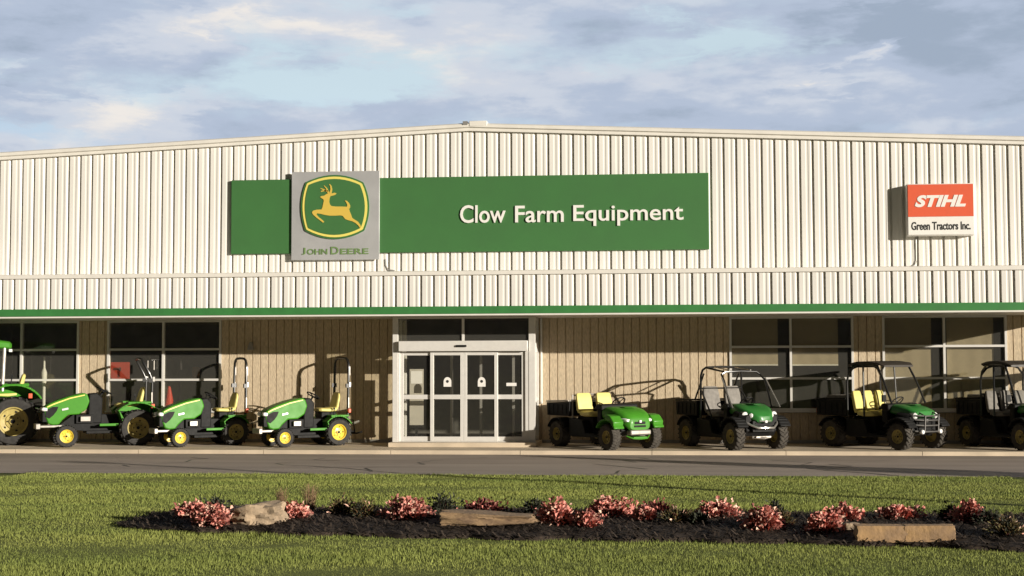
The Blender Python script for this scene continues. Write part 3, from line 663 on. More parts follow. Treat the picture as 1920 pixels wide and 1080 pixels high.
def place(root, px, Y, ang, local):
    """stand it so that the local ground point lies at this X on the apron, sloping with it"""
    z = apz(Y); X = P(px, 840, Y)[0]
    rot = Matrix.Rotation(ang, 3, 'Z'); v = rot @ Vector((local[0], local[1], 0))
    tilt = math.atan(.015)
    root.location = (X-v.x, Y-v.y, apz(Y-v.y))
    root.rotation_mode = 'XYZ'
    n = Vector((0, -math.sin(tilt), math.cos(tilt)))
    q_ = Vector((0, 0, 1)).rotation_difference(n).to_matrix() @ rot
    root.rotation_euler = q_.to_euler()
A1 = math.pi+R(38)
tB = tractor('small green tractor with upright roll bar, second from the glass entrance', rimR=dully)  # duller rear rims paint in the shade of the next tractor
place(tB, 337, -2.0, A1, (1.42, .42))
tC = tractor('small green tractor with upright roll bar, nearest the glass entrance')
place(tC, 533, -2.0, A1, (1.42, .42))
tA = tractor('larger compact tractor with short bent roll bar under the tall windows', s=1.03, rr=.44, rf=.27, wb=1.72, track=.50, wr=.30, fold=True, rimR=dully, hr=.93)  # rear rim colour dulled for the neighbour's shade
place(tA, 124, -2.15, math.pi+R(30), (1.72, .49))
tD = tractor('green cab tractor cut off by the left edge of the picture', s=1.22, rr=.60, rf=.40, wb=1.9, track=.58, wr=.38, cab=True, rimR=dully)  # shade on the rear rim put into its duller colour
place(tD, 24, -1.35, math.pi+R(24), (0, .58))

def utv(kind, label, seatm):
    """x forward, y left, origin on the ground between the axles"""
    root = empty('utility_vehicle'); wb = {'bare': 2.0, 'sport': 1.92, 'roofed': 2.0}[kind]; xf, xr = wb/2, -wb/2; tr = .60
    bodym = dgreen if kind != 'bare' else green
    r = {'bare': .30, 'sport': .32, 'roofed': .31}[kind]
    b = MB()
    b.prism([(-1.25, .42), (-1.25, .62), (-.55, .66), (-.50, .74), (.10, .74), (.14, .40), (.70, .38), (.85, .62), (1.15, .62), (1.22, .45), (1.1, .32), (-.5, .27), (-1.1, .34)], -.42, .42)
    for sy in (-1, 1): b.prism([(-.60, .30), (-.60, .70), (-.05, .66), (.06, .36), (.62, .32), (.62, .27), (-.5, .25)], sy*.42, sy*.62)
    b.build('chassis', black, root, bevel=.02)
    b = MB(); b.box(.40, .58, -.52, .52, .62, 1.02); b.prism([(.30, .92), (.42, 1.06), (.62, 1.04), (.62, .90)], -.54, .54); b.build('dashboard', black, root, bevel=.03)
    b = MB(); torus(b, (.20, .28, 1.08), .17, .015, -.7); b.tube([(.2, .28, 1.07), (.42, .28, .90)], .02); b.build('steering_wheel', black, root)
    # hood
    b = MB()
    if kind == 'bare': secs = [(.52, .50, .70, .99), (.75, .50, .66, .995), (1.0, .46, .60, .955), (1.2, .40, .52, .89), (1.33, .34, .46, .80), (1.38, .28, .47, .72)]
    elif kind == 'sport': secs = [(.50, .46, .80, 1.06), (.75, .47, .78, 1.06), (1.0, .42, .72, 1.00), (1.2, .32, .66, .92), (1.34, .22, .64, .83), (1.38, .12, .66, .78)]
    else: secs = [(.52, .44, .80, 1.04), (.8, .44, .78, 1.03), (1.05, .40, .74, .98), (1.22, .37, .70, .92), (1.27, .34, .72, .88)]
    b.loft(secs, n=24, e=4.2)
    hd = b.build('hood', bodym, root)
    b = MB()
    if kind == 'bare': b.prism([(1.02, -.16), (1.02, .16), (.60, .20), (.60, -.20)], .975, .99, 'xy')
    else: b.prism([(1.05, -.10), (1.05, .10), (.60, .20), (.60, -.20)], 1.02 if kind == 'roofed' else 1.045, 1.035 if kind == 'roofed' else 1.06, 'xy')
    b.build('hood_scoop', bodym, hd, bevel=.02)
    fm = bodym if kind == 'bare' else black
    for sy in (-1, 1):
        b = MB(); y0, y1 = sorted((sy*.44, sy*(tr+.14)))
        arc(b, (xf, r), r*1.28, r*1.28+.05, 30, 150, y0, y1, 10)
        if kind == 'bare': b.prism([(xf+.32, .56), (xf+.34, .66), (xf+.2, .80), (xf, .83), (xf, .70), (xf+.2, .68)], y0, y1)
        b.build('front_fender', fm, root, bevel=.02)
        b = MB(); arc(b, (xr, r), r*1.22, r*1.22+.035, 25, 155, *sorted((sy*.40, sy*(tr+.13))), 10); b.build('rear_fender', black, root, bevel=.01)
        if kind == 'bare':
            b = MB(); b.loft([(1.15, .11, .66, .76, sy*.31), (1.31, .10, .645, .74, sy*.30), (1.36, .08, .66, .72, sy*.29)], n=14); b.build('headlight', lens, root)
        elif kind == 'sport':
            for yy, rr_ in ((.40, .085), (.27, .06)):
                b = MB(); b.lathe([(0, .07), (rr_*.6, .06), (rr_, .03), (rr_, -.1)], (1.20-abs(yy-.27)*.7, sy*yy, .80), 'x', 18); b.build('headlight', lens, root)
            b = MB(); b.loft([(.85, .12, .58, .90, sy*.44), (1.10, .13, .58, .86, sy*.42), (1.22, .09, .62, .80, sy*.34)], n=16); b.build('front_cowl', black, root)
        else:
            b = MB(); b.lathe([(0, .07), (.05, .06), (.075, .03), (.075, -.1)], (1.22, sy*.36, .78), 'x', 18); b.build('headlight', lens, root)
            b = MB(); b.loft([(.85, .13, .55, .86, sy*.44), (1.12, .12, .56, .84, sy*.42), (1.20, .08, .6, .8, sy*.4)], n=16); b.build('front_cowl', black, root)
    b = MB()
    if kind == 'bare':
        b.box(1.30, 1.392, -.16, .16, .60, .66); b.box(1.30, 1.395, -.17, .17, .53, .575)
    elif kind == 'sport':
        b.box(1.10, 1.30, -.30, .30, .42, .68)
        for k in range(4): b.box(1.30, 1.315, -.24, .24, .46+k*.05, .485+k*.05)
    else:
        b.box(1.10, 1.27, -.33, .33, .40, .74)
        for k in range(5): b.box(1.27, 1.285, -.28, .28, .45+k*.05, .47+k*.05)
    b.build('grille', black, root, bevel=.008)
    b = MB(); b.cbox((1.40 if kind != 'roofed' else 1.30, 0, .665), (.03, .07, .06)); b.build('front_emblem', lens, root, bevel=.01)
    # bumper
    b = MB()
    if kind == 'bare':
        b.box(1.25, 1.43, -.30, .30, .35, .47); b.build('bumper', steel, root, bevel=.03)
        b = MB(); b.box(1.2, 1.40, -.20, .20, .26, .31); b.tube([(1.3, -.34, .33), (1.40, -.2, .27), (1.42, 0, .26), (1.40, .2, .27), (1.3, .34, .33)], .018); b.build('skid_plate', green, root, bevel=.01)
    elif kind == 'sport':
        b.tube([(1.12, -.50, .70), (1.28, -.38, .60), (1.40, -.22, .52), (1.42, 0, .52), (1.40, .22, .52), (1.28, .38, .60), (1.12, .50, .70)], .026)
        b.tube([(1.36, -.16, .68), (1.40, 0, .67), (1.36, .16, .68)], .018); b.build('bumper', chrome, root)
        b = MB(); b.tube([(1.2, -.25, .30), (1.32, 0, .28), (1.2, .25, .30)], .03); b.box(1.05, 1.3, -.2, .2, .29, .32); b.build('skid_plate', steel, root)
    else:
        for yy in (-.24, .24): b.tube([(1.20, yy, .36), (1.42, yy, .42), (1.44, yy, .78), (1.25, yy, .86)], .02)
        for zz in (.42, .56, .68, .78): b.tube([(1.30, -.44, zz+.02), (1.42, -.24, zz), (1.44, 0, zz), (1.42, .24, zz), (1.30, .44, zz+.02)], .018)
        b.build('brush_guard', mat('dark_tube', (.13, .125, .12), .4, metal=.4, var=.2), root)
        for yy in (-.32, .32):
            b = MB(); b.lathe([(0, .05), (.045, .045), (.055, .02), (.04, -.04), (0, -.05)], (1.40, yy, .42), 'x', 14); b.build('fog_lamp', lens, root)
    b = MB()
    for sy in (-1, 1):
        for xx in (xf, xr):
            b.tube([(xx+.1, sy*.15, .34), (xx, sy*.52, r)], .022); b.tube([(xx-.1, sy*.15, .34), (xx, sy*.52, r)], .022); b.tube([(xx, sy*.30, .62), (xx, sy*.45, r+.03)], .035)
    b.build('suspension', steel if kind != 'roofed' else black, root)
    # seats
    ys = (-.30, .30) if kind != 'roofed' else (-.40, 0, .40); hw = .22 if kind != 'roofed' else .145; tall = {'bare': .46, 'sport': .62, 'roofed': .50}[kind]
    for yy in ys:
        b = MB(); b.loft([(.16, hw*.8, .76, .82, yy), (.10, hw, .74, .87, yy), (-.15, hw, .73, .85, yy), (-.32, hw*.9, .75, .88, yy)], n=18, e=4); se = b.build('seat', seatm, root)
        b = MB(); b.T = Matrix.Translation((-.36, yy, .84)) @ Matrix.Rotation(-.22, 4, 'Y') @ Matrix.Rotation(-math.pi/2, 4, 'Y')
        b.loft([(-.02, hw*.9, -.04, .05), (.06, hw*1.02, -.05, .06), (tall*.7, hw*1.0, -.045, .05), (tall*.95, hw*.93, -.035, .04), (tall, hw*.78, -.02, .02)], n=24, e=6); b.build('backrest', seatm, se)
        b = MB(); b.T = Matrix.Translation((-.415, yy, .84)) @ Matrix.Rotation(-.22, 4, 'Y'); b.box(-.02, .0, -hw*.8, hw*.8, 0, tall*.85); b.build('seat_shell', black, se, bevel=.01)
    # cargo box: floor, sides, tailgate with rail
    zc = .74; zt = {'bare': 1.08, 'sport': 1.10, 'roofed': 1.12}[kind]; x0, x1 = -1.50, -.58
    b = MB(); b.box(x0, x1, -.62, .62, zc, zc+.03)
    for sy in (-1, 1):
        b.prism([(x0, zc), (x0-.03, zt-.03), (x1+.02, zt), (x1, zc)], sy*.60, sy*.63)
        for k in range(5): b.box(x0+.08+k*.18, x0+.11+k*.18, *sorted((sy*.63, sy*.645)), zc+.04, zt-.06)
    b.box(x1-.03, x1, -.60, .60, zc+.03, zt); b.prism([(x0, zc+.03), (x0-.03, zt-.03), (x0, zt-.03), (x0+.03, zc+.03)], -.60, .60)
    cb = b.build('cargo_box', black, root, bevel=.008)
    b = MB()
    for sy in (-1, 1): b.tube([(x0-.02, sy*.63, zt), (x1, sy*.63, zt+.03)], .022)
    b.tube([(x1, -.63, zt+.03), (x1, .63, zt+.03)], .022)
    if kind == 'bare': b.tube([(x1+.04, -.55, .7), (x1+.04, -.55, zt+.16), (x1+.04, 0, zt+.18), (x1+.04, .55, zt+.16), (x1+.04, .55, .7)], .022)
    b.build('box_rail', black if kind != 'bare' else steel, cb)
    if kind == 'roofed':
        b = MB(); b.box(x0+.1, x1-.1, -.4, .4, zt-.06, zt+.10); b.build('box_liner', seatg, cb, bevel=.03)
    b = MB(); b.box(x0-.06, x0-.04, -.58, -.48, zc+.05, zc+.17); b.box(x0-.06, x0-.04, .48, .58, zc+.05, zc+.17); b.build('tail_lamp', redl, cb)
    # cage
    if kind == 'sport':
        b = MB()
        def hoop(x, z, top, w, dx=0): return [(x, -w, z), (x+dx*.6, -w, top-.2), (x+dx, -w+.04, top-.06), (x+dx, -w+.14, top), (x+dx, 0, top+.015), (x+dx, w-.14, top), (x+dx, w-.04, top-.06), (x+dx*.6, w, top-.2), (x, w, z)]
        b.tube(hoop(-.48, .70, 1.90, .58, .04), .028, 8); b.tube(hoop(.80, .98, 1.80, .58, -.42), .024, 8)
        for sy in (-1, 1):
            b.tube([(-.44, sy*.44, 1.895), (.38, sy*.44, 1.80)], .024); b.tube([(-.46, sy*.57, 1.35), (-.1, sy*.6, .95), (.05, sy*.6, .70)], .022); b.tube([(-.45, sy*.5, 1.75), (-.85, sy*.5, 1.12)], .022)
        b.tube([(-.46, -.56, 1.4), (-.46, .56, 1.4)], .02); b.build('roll_cage', blackp, root)
        b = MB()
        for sy in (-1, 1): b.tube([(1.02, sy*.66, .98), (.50, sy*.61, 1.66)], .016)
        b.tube([(-.3, -.3, 1.91), (.36, -.3, 1.84)], .014); b.tube([(-.30, .3, 1.91), (.36, .3, 1.84)], .014); b.build('cage_trim', chrome, root)
    if kind == 'roofed':
        b = MB()
        for sy in (-1, 1):
            w = sy*.60; b.tube([(-.55, w, .72), (-.56, w, 1.55), (-.52, w*.97, 1.78), (-.40, w*.93, 1.92), (-.2, w*.92, 1.96), (.20, w*.92, 1.96), (.34, w*.93, 1.92), (.52, w*.97, 1.60), (.78, w, 1.05)], .026, 8)
            b.tube([(-.1, w*.93, 1.95), (-.05, w, .74)], .022)
        b.tube([(-.54, -.59, 1.70), (-.52, -.45, 1.86), (-.50, -.3, 1.91), (-.50, .3, 1.91), (-.52, .45, 1.86), (-.54, .59, 1.70)], .026)
        b.tube([(-.56, -.59, 1.25), (-.56, .59, 1.25)], .02); b.build('roll_cage', blackp, root)
        b = MB(); b.loft([(-.62, .48, 1.90, 1.95), (-.55, .58, 1.92, 1.99), (-.3, .62, 1.955, 2.035), (.1, .62, 1.965, 2.045), (.38, .60, 1.945, 2.015), (.50, .52, 1.90, 1.95)], n=24, e=5); b.build('canopy_roof', mat('canvas_brown_black', (.035, .028, .022), .55, var=.25, scale=5), root)
        b = MB(); b.add([(.79, -.56, 1.06), (.79, .56, 1.06), (.36, .53, 1.90), (.36, -.53, 1.90)], [(0, 1, 2, 3)]); b.build('windscreen', dglass, root)
        b = MB()
        for k in range(7): b.box(-.575, -.56, -.5+k*.16, -.48+k*.16, .9, 1.25)
        b.box(-.578, -.558, -.52, .52, 1.0, 1.03); b.build('rear_guard', black, root)
        b = MB(); b.cbox((.64, -.72, 1.18), (.04, .12, .16)); b.tube([(.70, -.58, 1.12), (.64, -.70, 1.15)], .01); b.build('mirror', black, root, bevel=.01)
    rimm = {'bare': dully, 'sport': dully, 'roofed': dully}[kind]
    for sy in (-1, 1):
        wheel(root, (xf, sy*tr, r), r, .24, r*.52, rimm, dustrub, sy, 'ag' if kind != 'bare' else 'turf')
        wheel(root, (xr, sy*tr, r), r, .27, r*.52, rimm, dustrub, sy, 'ag')
    tag(root, label, 'utility vehicle', 'green and black utility vehicles parked right of the entrance')
    return root
def uplace(u, px, Y, th, wb): place(u, px, Y, -math.pi/2+R(th), (wb/2, -.60))
u1 = utv('bare', 'open green utility vehicle with two yellow seats and no roof or cage', seaty); uplace(u1, 1143, -2.75, 39, 2.0)
u2 = utv('sport', 'green hooded sport utility vehicle with bare black tube cage and silver bumper', seatg); uplace(u2, 1376, -2.65, 31, 1.92)
u3 = utv('roofed', 'black canvas roofed utility vehicle with yellow seats and front brush guard', seaty); uplace(u3, 1688, -2.45, 42, 2.0)
u4 = utv('roofed', 'roofed utility vehicle with grey seats, cut off by the right edge of the picture', seatg); uplace(u4, 1919, -2.55, 24, 2.0)

u5_shade = copy_tree(u3); u5_shade['label'] = 'added unseen copy of the roofed utility vehicle, casting shade from the far right'; uplace(u5_shade, 2080, -2.5, 30, 2.0)  # extra vehicle out of view, added only to shade the pavement's right end
o = empty('shadow_post', (17, -22.5, -.2)); tag(o, 'added unseen grey post, far right, casting a shadow stripe on the lawn', 'shadow caster')  # post out of view, added for its shadow stripe across the lawn
b = MB(); b.tube([(0, 0, 0), (0, 0, 5)], [.13, .10], 10); b.lathe([(0, .0), (.2, 0), (.2, .4), (0, .4)], n=16, axis='z'); b.build('post', alud, o)
b = MB(); b.box(-.5, .1, -.15, .15, 5, 5.12); b.build('post_head', alud, o, bevel=.02)
o = empty('shadow_conifer', (26.4, -19.7, -.2)); tag(o, 'added unseen conifer, far right, casting a shadow band on the road', 'tree')  # tree out of view, added for the shadow band across the road
b = MB(); b.tube([(0, 0, 0), (.03, 0, 2.5), (0, .02, 5.1)], [.12, .07, .015], 8); b.build('trunk', mat('bark', (.10, .07, .05), .9, var=.3), o)
rnd = random.Random(3); vs = []; fs = []
for _ in range(15000):
    z = 5.2-4.6*rnd.random()**.7; rr_ = (5.25-z)*.42*(.35+.65*rnd.random())*(1+.12*math.sin(z*9)); t = rnd.uniform(0, 6.283); c = Vector((rr_*math.cos(t), rr_*math.sin(t), z-.15*rr_)); n0 = len(vs)
    d = Vector((math.cos(t), math.sin(t), rnd.uniform(-.4, .2))).normalized(); q_ = d.cross(Vector((rnd.uniform(-1, 1), rnd.uniform(-1, 1), 1))).normalized()
    l, w = rnd.uniform(.1, .2), rnd.uniform(.02, .045); vs += [tuple(c-q_*w), tuple(c+q_*w), tuple(c+d*l)]; fs.append((n0, n0+1, n0+2))
me = bpy.data.meshes.new('crown'); me.from_pydata(vs, [], fs); me.materials.append(mat('needles', (.045, .075, .03), .7, var=.3, scale=3)); me.update()
c = bpy.data.objects.new('crown', me); COL.objects.link(c); c.parent = o

# ---------------------------------------------------------------- planting bed
back = [(215, 983), (300, 966), (420, 960), (600, 963), (800, 962), (1000, 964), (1200, 968), (1400, 970), (1600, 972), (1800, 974), (1960, 976), (2100, 980)]
front = [(215, 984), (260, 994), (380, 1001), (560, 1006), (760, 1010), (950, 1014), (1200, 1017), (1450, 1021), (1700, 1027), (1960, 1038), (2100, 1044)]
BK = [G(a, c, LAWN) for a, c in back]; FR = [G(a, c, LAWN) for a, c in front]
bxs = [p[0] for p in BK]; bys = [p[1] for p in BK]; fxs = [p[0] for p in FR]; fys = [p[1] for p in FR]
def bed_edges(x): return np.interp(x, fxs, fys)+.05*math.sin(x*5.3)+.03*math.sin(x*13), np.interp(x, bxs, bys)+.06*math.sin(x*4.1+1)
BX0, BX1 = BK[0][0]+.02, BK[-1][0]
def bedz(x, y):
    f, k = bed_edges(x); t = min(max((y-f)/max(k-f, .01), 0), 1)
    e = min(1, (x-BX0)/1.2); return LAWN+.015+.12*e*max(0, math.sin(math.pi*t))**.6 + .018*noise.noise(Vector((x*9, y*9, 1)))*math.sin(math.pi*t)
mulch = mat('mulch', (.030, .024, .020), .95, spec=.15, scale=30, col2=(.065, .048, .036), island=.4)
nx, ny = 420, 34; vs = []; fs = []
for i in range(nx+1):
    x = BX0+(BX1-BX0)*i/nx; f, k = bed_edges(x)
    for j in range(ny+1):
        y = f+(k-f)*j/ny; z = bedz(x, y) if 0 < j < ny else LAWN-.03
        vs.append((x, y, z))
for i in range(nx):
    for j in range(ny): a = i*(ny+1)+j; fs.append((a, a+ny+1, a+ny+2, a+1))
rnd = random.Random(5)
for _ in range(16000):
    x = rnd.uniform(BX0+.1, BX1); f, k = bed_edges(x); y = f-.04+(k-f+.06)*rnd.random(); z = max(bedz(x, y), LAWN)+.004
    a = rnd.uniform(0, math.pi); l, w = rnd.uniform(.015, .05), rnd.uniform(.004, .011); t = rnd.uniform(-.5, .8)
    c, s_ = math.cos(a), math.sin(a); n0 = len(vs)
    for u, v in ((-l, -w), (l, -w), (l, w), (-l, w)): vs.append((x+u*c-v*s_, y+u*s_+v*c, z+u*t+abs(v)*.3+l*abs(t)*.6))
    fs.append((n0, n0+1, n0+2, n0+3))
me = bpy.data.meshes.new('mulch_bed'); me.from_pydata(vs, [], fs); me.materials.append(mulch); me.update()
o = bpy.data.objects.new('mulch_bed', me); COL.objects.link(o); tag(o, 'dark bark mulch covering the long planting bed', 'mulch', kind='stuff')

leafpink = mat('leaf_pink', (.68, .32, .26), .6, spec=.3, scale=14, col2=(.50, .15, .12), island=.5)
leafcream = mat('leaf_cream', (.78, .56, .42), .6, spec=.3, scale=14, col2=(.7, .35, .28), island=.3)
leafdark = mat('leaf_dark', (.045, .045, .028), .65, spec=.3, scale=20, col2=(.025, .03, .018), island=.5)
leafmar = mat('leaf_maroon', (.14, .030, .025), .6, spec=.3, scale=20, col2=(.09, .02, .018), island=.5)
leafoliv = mat('leaf_olive', (.11, .11, .035), .65, spec=.3, scale=20, col2=(.12, .06, .03), island=.5)
strawm = mat('dry_grass', (.30, .20, .11), .8, col2=(.22, .12, .07), scale=9, island=.3)
def leaf(vs, fs, p, nrm, up, l, w):
    """a folded, tapering leaf of two quads"""
    s_ = nrm.cross(up).normalized(); n0 = len(vs); d = up.normalized(); m = nrm.normalized()*w*.35
    for q_ in (p, p+d*l*.5+s_*w*.5+m, p+d*l, p+d*l*.5-s_*w*.5+m): vs.append(tuple(q_))
    fs.append((n0, n0+1, n0+2)); fs.append((n0, n0+2, n0+3))
def clump_mesh(n, rx, ry, h, l, w, rnd, shell=.5, spiky=0):
    vs = []; fs = []
    for _ in range(n):
        t = rnd.uniform(0, 2*math.pi); c = max(rnd.uniform(-.05, 1), 0)**.8; s_ = math.sqrt(max(0, 1-c*c)); rr_ = rnd.uniform(shell, 1)*(.95+.22*math.sin(3*t+n)+.16*math.sin(7*t+n)+.10*math.sin(9*c+n))
        d = Vector((s_*math.cos(t), s_*math.sin(t), c)); p = Vector((d.x*rx*rr_, d.y*ry*rr_, max(.0, d.z)*h*rr_+.01))
        up = (d+Vector((rnd.uniform(-.7, .7), rnd.uniform(-.7, .7), rnd.uniform(-.5, .6)))).normalized()
        nn = Vector((rnd.uniform(-1, 1), rnd.uniform(-1, 1), rnd.uniform(-.2, 1))).normalized()
        if abs(nn.dot(up)) > .95: nn = up.orthogonal()
        k = rnd.uniform(.6, 1.3); leaf(vs, fs, p, nn, up, l*k, w*k)
    return vs, fs
def plant(name, label, cat, px, py, wpx, hpx, layers, group, seed, dscale=.8):
    rnd = random.Random(seed)
    x, y = G(px, py, LAWN+.07); d = (y-CAM.y); s = d/FPX; rx = wpx/2*s; h = hpx*s*.86; z = max(bedz(x, y), LAWN)-.01
    root = empty(name, (x, y, z)); first = True
    # short stems carry the leaves
    b = MB()
    for k in range(9):
        t = rnd.uniform(0, 6.28); q_ = rnd.uniform(.2, .75); b.tube([(0, 0, -.01), (rx*q_*.5*math.cos(t), rx*q_*.5*math.sin(t), h*.4), (rx*q_*math.cos(t), rx*q_*math.sin(t), h*.75)], [.006, .004, .002], 4)
    b.build('stem', leafmar, root)
    for nm, m, dens, l, w, k, sh in layers:
        n = int(dens*(.25+rx*h*9)); vs, fs = clump_mesh(n, rx*k, rx*k*dscale, h*k, l, w, rnd, sh)
        me = bpy.data.meshes.new(nm); me.from_pydata(vs, [], fs); me.materials.append(m); me.update()
        o = bpy.data.objects.new(nm, me); COL.objects.link(o); o.parent = root
    tag(root, label, cat, group); return root
PINK = [('foliage', leafmar, 600, .045, .035, .92, .25), ('blossom', leafpink, 700, .050, .046, 1.03, .66), ('pale_leaf', leafcream, 210, .042, .034, 1.02, .82)]
DARK = [('foliage', leafdark, 900, .05, .025, 1.0, .35)]
MAR = [('foliage', leafmar, 750, .05, .03, 1.0, .4), ('blossom', leafpink, 110, .05, .03, 1.0, .8)]
OLI = [('foliage', leafoliv, 700, .06, .016, 1.0, .35), ('dark_foliage', leafdark, 400, .05, .02, .9, .3), ('pale_leaf', leafcream, 30, .05, .02, 1.0, .8)]
pg = 'pink-leaved bedding plants in the mulch bed'; dg = 'dark low shrubs in the mulch bed'
for i, (px, py, w, h, lab) in enumerate([
    (362, 972, 58, 28, 'pink-leaved plant at the left tip of the bed, behind its wider pink neighbour'),
    (402, 985, 66, 36, 'wide pink-leaved plant touching the left side of the pale boulder'),
    (553, 980, 52, 27, 'small pink plant between the two dry grass tufts'),
    (764, 980, 84, 36, 'pink plant just left of the dark round shrub by the flat slab'),
    (1045, 988, 62, 38, 'pink plant right of the flat brown slab'),
    (1100, 992, 44, 26, 'small cream-tipped pink plant in front, in the middle cluster'),
    (1145, 978, 88, 34, 'broad tallest pink plant of the middle cluster'),
    (1208, 985, 34, 24, 'narrow reddish plant on the right of the middle cluster'),
    (1345, 980, 78, 28, 'pink plant left of the gap near the bed middle right'),
    (1430, 997, 70, 38, 'pink plant with a dark plant behind it, midway to the stone block'),
    (1545, 1000, 62, 34, 'bright pink plant at the front, just left of the stone block'),
    (1582, 986, 62, 26, 'pink plant behind the bright one left of the stone block'),
    (1685, 983, 76, 22, 'pink plant rising behind the long stone block'),
    (1820, 990, 60, 34, 'reddish pink plant right of the stone block')]):
    plant('pink_plant', lab, 'plant', px, py, w, h, PINK, pg, 100+i)
for i, (px, py, w, h, L_, lab) in enumerate([
    (400, 962, 60, 22, DARK, 'dark green shrub behind the pink plants at the left tip'),
    (640, 974, 50, 26, OLI, 'straggly olive plant right of the second grass tuft'),
    (682, 978, 50, 27, OLI, 'olive and dark plant left of the fourth pink plant'),
    (832, 974, 54, 30, DARK, 'dark rounded shrub above the left end of the flat slab'),
    (905, 970, 76, 20, MAR, 'low maroon plant behind the flat brown slab'),
    (1003, 974, 44, 22, DARK, 'dark shrub at the right end of the flat slab'),
    (1232, 974, 46, 20, MAR, 'low maroon plant behind the narrow reddish plant'),
    (1268, 988, 56, 24, OLI, 'sparse dark plant right of the middle pink cluster'),
    (1310, 990, 28, 18, DARK, 'little dark shrub touching the pink plant of the right half'),
    (1452, 976, 34, 20, DARK, 'dark shrub behind the pink plant midway to the block'),
    (1468, 992, 26, 16, OLI, 'tiny olive plant beside the pink plant midway to the block'),
    (1780, 987, 30, 24, DARK, 'dark shrub at the right end of the stone block'),
    (1850, 993, 40, 22, DARK, 'dark shrub touching the rightmost pink plant'),
    (1890, 1010, 56, 28, OLI, 'sparse olive plant at the right edge of the picture')]):
    plant('low_shrub', lab, 'shrub', px, py, w*1.18, h*1.25, L_, dg, 300+i)
# dry grass tufts
for i, (px, py, hp, lab) in enumerate([(527, 965, 48, 'left and shorter dry grass tuft beside the pale boulder'), (582, 972, 64, 'right and taller dry grass tuft next to the small pink plant')]):
    rnd = random.Random(i+50); x, y = G(px, py, LAWN+.05); h = hp*(y-CAM.y)/FPX; vs = []; fs = []
    for _ in range(170):
        t = rnd.uniform(0, 6.28); ln = rnd.uniform(.5, 1)*h; sp_ = rnd.uniform(.05, .38)*ln; w = .0025; px_, py_ = rnd.uniform(-.05, .05), rnd.uniform(-.05, .05); n0 = len(vs)
        dx, dy = math.cos(t)*sp_, math.sin(t)*sp_; k = Vector((-math.sin(t+.6), math.cos(t+.6), 0))*w
        for f_, dr in ((0, 0), (.5, .3), (.85, .75), (1, 1.1)):
            c = Vector((px_+dx*dr, py_+dy*dr, ln*(f_-.12*f_*f_))); ww = 1-.6*f_
            vs += [tuple(c-k*ww), tuple(c+k*ww)]
        for j in range(3): fs.append((n0+2*j, n0+2*j+1, n0+2*j+3, n0+2*j+2))
    me = bpy.data.meshes.new('grass_tuft'); me.from_pydata(vs, [], fs); me.materials.append(strawm); me.update()
    o = bpy.data.objects.new('grass_tuft', me); COL.objects.link(o); o.location = (x, y, bedz(x, y)-.01); tag(o, lab, 'ornamental grass', 'dry ornamental grass tufts')
# rocks
def rock(name, label, px, py, wpx, hpx, depth, m, seed, boxy=.5, rz=0, taper=0, rough=.12):
    x, y = G(px, py, LAWN+.06); s = (y-CAM.y)/FPX; bm = bmesh.new(); bmesh.ops.create_cube(bm, size=2); bmesh.ops.subdivide_edges(bm, edges=bm.edges, cuts=11, use_grid_fill=True)
    for v in bm.verts:
        c = v.co.copy(); sph = c.normalized(); k = c*(1-boxy)*.0+sph*(1-boxy)*1.15+c*boxy
        n = noise.fractal(c*1.3+Vector((seed, 0, 0)), .8, 2.1, 4)*rough+abs(noise.noise(c*4+Vector((seed, 3, 0))))*rough*.4
        k = k*(1+n); tp = 1-taper*(k.x+1)/2
        v.co = Vector((k.x*wpx/2*s, k.y*depth/2, (k.z*tp*.5+.32)*hpx*s))
    me = bpy.data.meshes.new(name); bm.to_mesh(me); bm.free(); me.materials.append(m); me.shade_smooth(); me.set_sharp_from_angle(angle=R(28))
    o = bpy.data.objects.new(name, me); COL.objects.link(o); o.location = (x, y, max(bedz(x, y), LAWN)+.01); o.rotation_euler.z = rz; return tag(o, label, 'rock', 'landscape stones in the bed')
stoneA = mat('pale_stone', (.46, .34, .22), .9, scale=5, col2=(.30, .23, .16), bump=.5, bscale=25, det=8)
stoneB = mat('brown_stone', (.36, .24, .13), .9, scale=7, col2=(.20, .13, .08), stretch=(1, 1, 4), bump=.5, bscale=25, det=8)
stoneC = mat('orange_stone', (.42, .26, .12), .9, scale=6, col2=(.26, .17, .10), bump=.4, bscale=25, det=8)
rock('landscape_boulder', 'pale tan rounded boulder in the left part of the bed', 484, 984, 98, 34, .38, stoneA, 3, .45, .1, -.35, .3)
rock('flat_stone', 'long flat brown slab stone near the middle of the bed', 918, 990, 172, 28, .45, stoneB, 9, .82, -.08, .5, .16)
rock('stone_block', 'long squared orange-brown stone block in the right part of the bed', 1655, 1011, 98, 30, .22, stoneC, 14, .9, .03, 0, .06)
rock('stone_block', 'squared stone touching the right end of the long orange-brown block', 1742, 1012, 90, 30, .20, stoneC, 27, .9, -.03, 0, .07)
rock('small_stone', 'small pale stone beside the left end of the stone block', 1599, 1002, 26, 14, .1, stoneA, 31, .6)
x, y = G(339, 975, LAWN+.05); b = MB(); b.lathe([(0, 0), (.018, 0), (.018, .06), (.03, .065), (.028, .09), (0, .10)], (0, 0, 0), 'z', 12)
tag(b.build('garden_light', white, loc=(x, y, bedz(x, y))), 'tiny white garden light in the mulch at the left end of the bed', 'garden light')

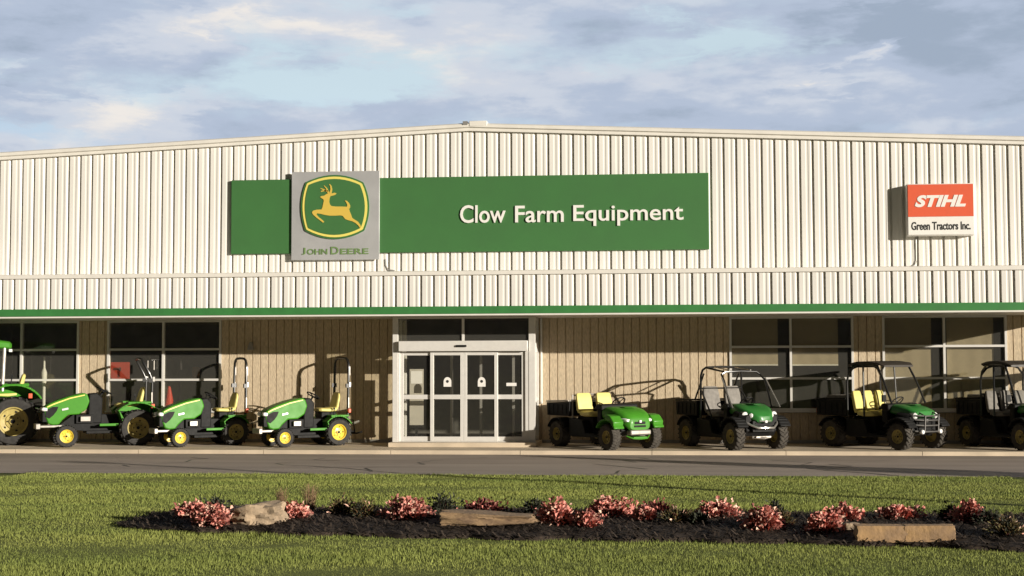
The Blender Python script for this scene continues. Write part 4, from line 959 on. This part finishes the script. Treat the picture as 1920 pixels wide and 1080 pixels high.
# ---------------------------------------------------------------- lawn grass
rng = np.random.default_rng(11)
NB = 520000
Y = -27.5+(27.5+YR-.02)*rng.random(NB*2)**1.7
X = rng.uniform(-9.5, 9.5, NB*2)
keep = np.abs(X-1.2) < 9
fe = np.interp(X, fxs, fys, left=99, right=99)+.05*np.sin(X*5.3)+.03*np.sin(X*13); be = np.interp(X, bxs, bys, left=-99, right=-99)+.06*np.sin(X*4.1+1)
inbed = (Y > fe+.03) & (Y < be-.02); keep &= ~inbed
X = X[keep][:NB]; Y = Y[keep][:NB]; n = len(X)
def vn(x, y):
    v = np.zeros_like(x)
    for k in range(6):
        a, b2, c, d = rng.uniform(-1, 1, 4); f = .8*1.8**k; v += np.sin(x*a*f+y*b2*f*2+c*6)*np.sin(x*c*f*1.3-y*d*f*2+a*5)/(1+k*.3)
    return v
pat = vn(X, Y)
H = (.017+.015*rng.random(n)+.008*pat)*(1+.35*(rng.random(n) < .04)); Wd = .0034+.0024*rng.random(n)+.0002*(Y+27.5); th = rng.uniform(0, 2*np.pi, n); le = rng.uniform(.1, .9, n)*H; ld = rng.uniform(0, 2*np.pi, n)
gx = Wd*np.cos(th); gy = Wd*np.sin(th); v = np.empty((n, 3, 3), 'f')
v[:, 0] = np.stack([X-gx, Y-gy, np.full(n, LAWN-.02)], 1); v[:, 1] = np.stack([X+gx, Y+gy, np.full(n, LAWN-.02)], 1)
v[:, 2] = np.stack([X+le*np.cos(ld), Y+le*np.sin(ld), LAWN+H], 1)
me = bpy.data.meshes.new('lawn_grass'); me.vertices.add(3*n); me.vertices.foreach_set('co', v.ravel())
me.loops.add(3*n); me.loops.foreach_set('vertex_index', np.arange(3*n, dtype='i')); me.polygons.add(n); me.polygons.foreach_set('loop_start', np.arange(0, 3*n, 3, dtype='i')); me.update(calc_edges=True)
grassm = mat('grass_blade', (.275, .30, .078), .7, spec=.15, scale=.8, stretch=(.35, 1.3, 1), col2=(.165, .205, .05), island=.12, det=8)
me.materials.append(grassm); o = bpy.data.objects.new('lawn_grass', me); COL.objects.link(o); tag(o, 'short mown green grass of the lawn in front', 'grass', kind='stuff')
print('OBJECTS', len(bpy.data.objects))
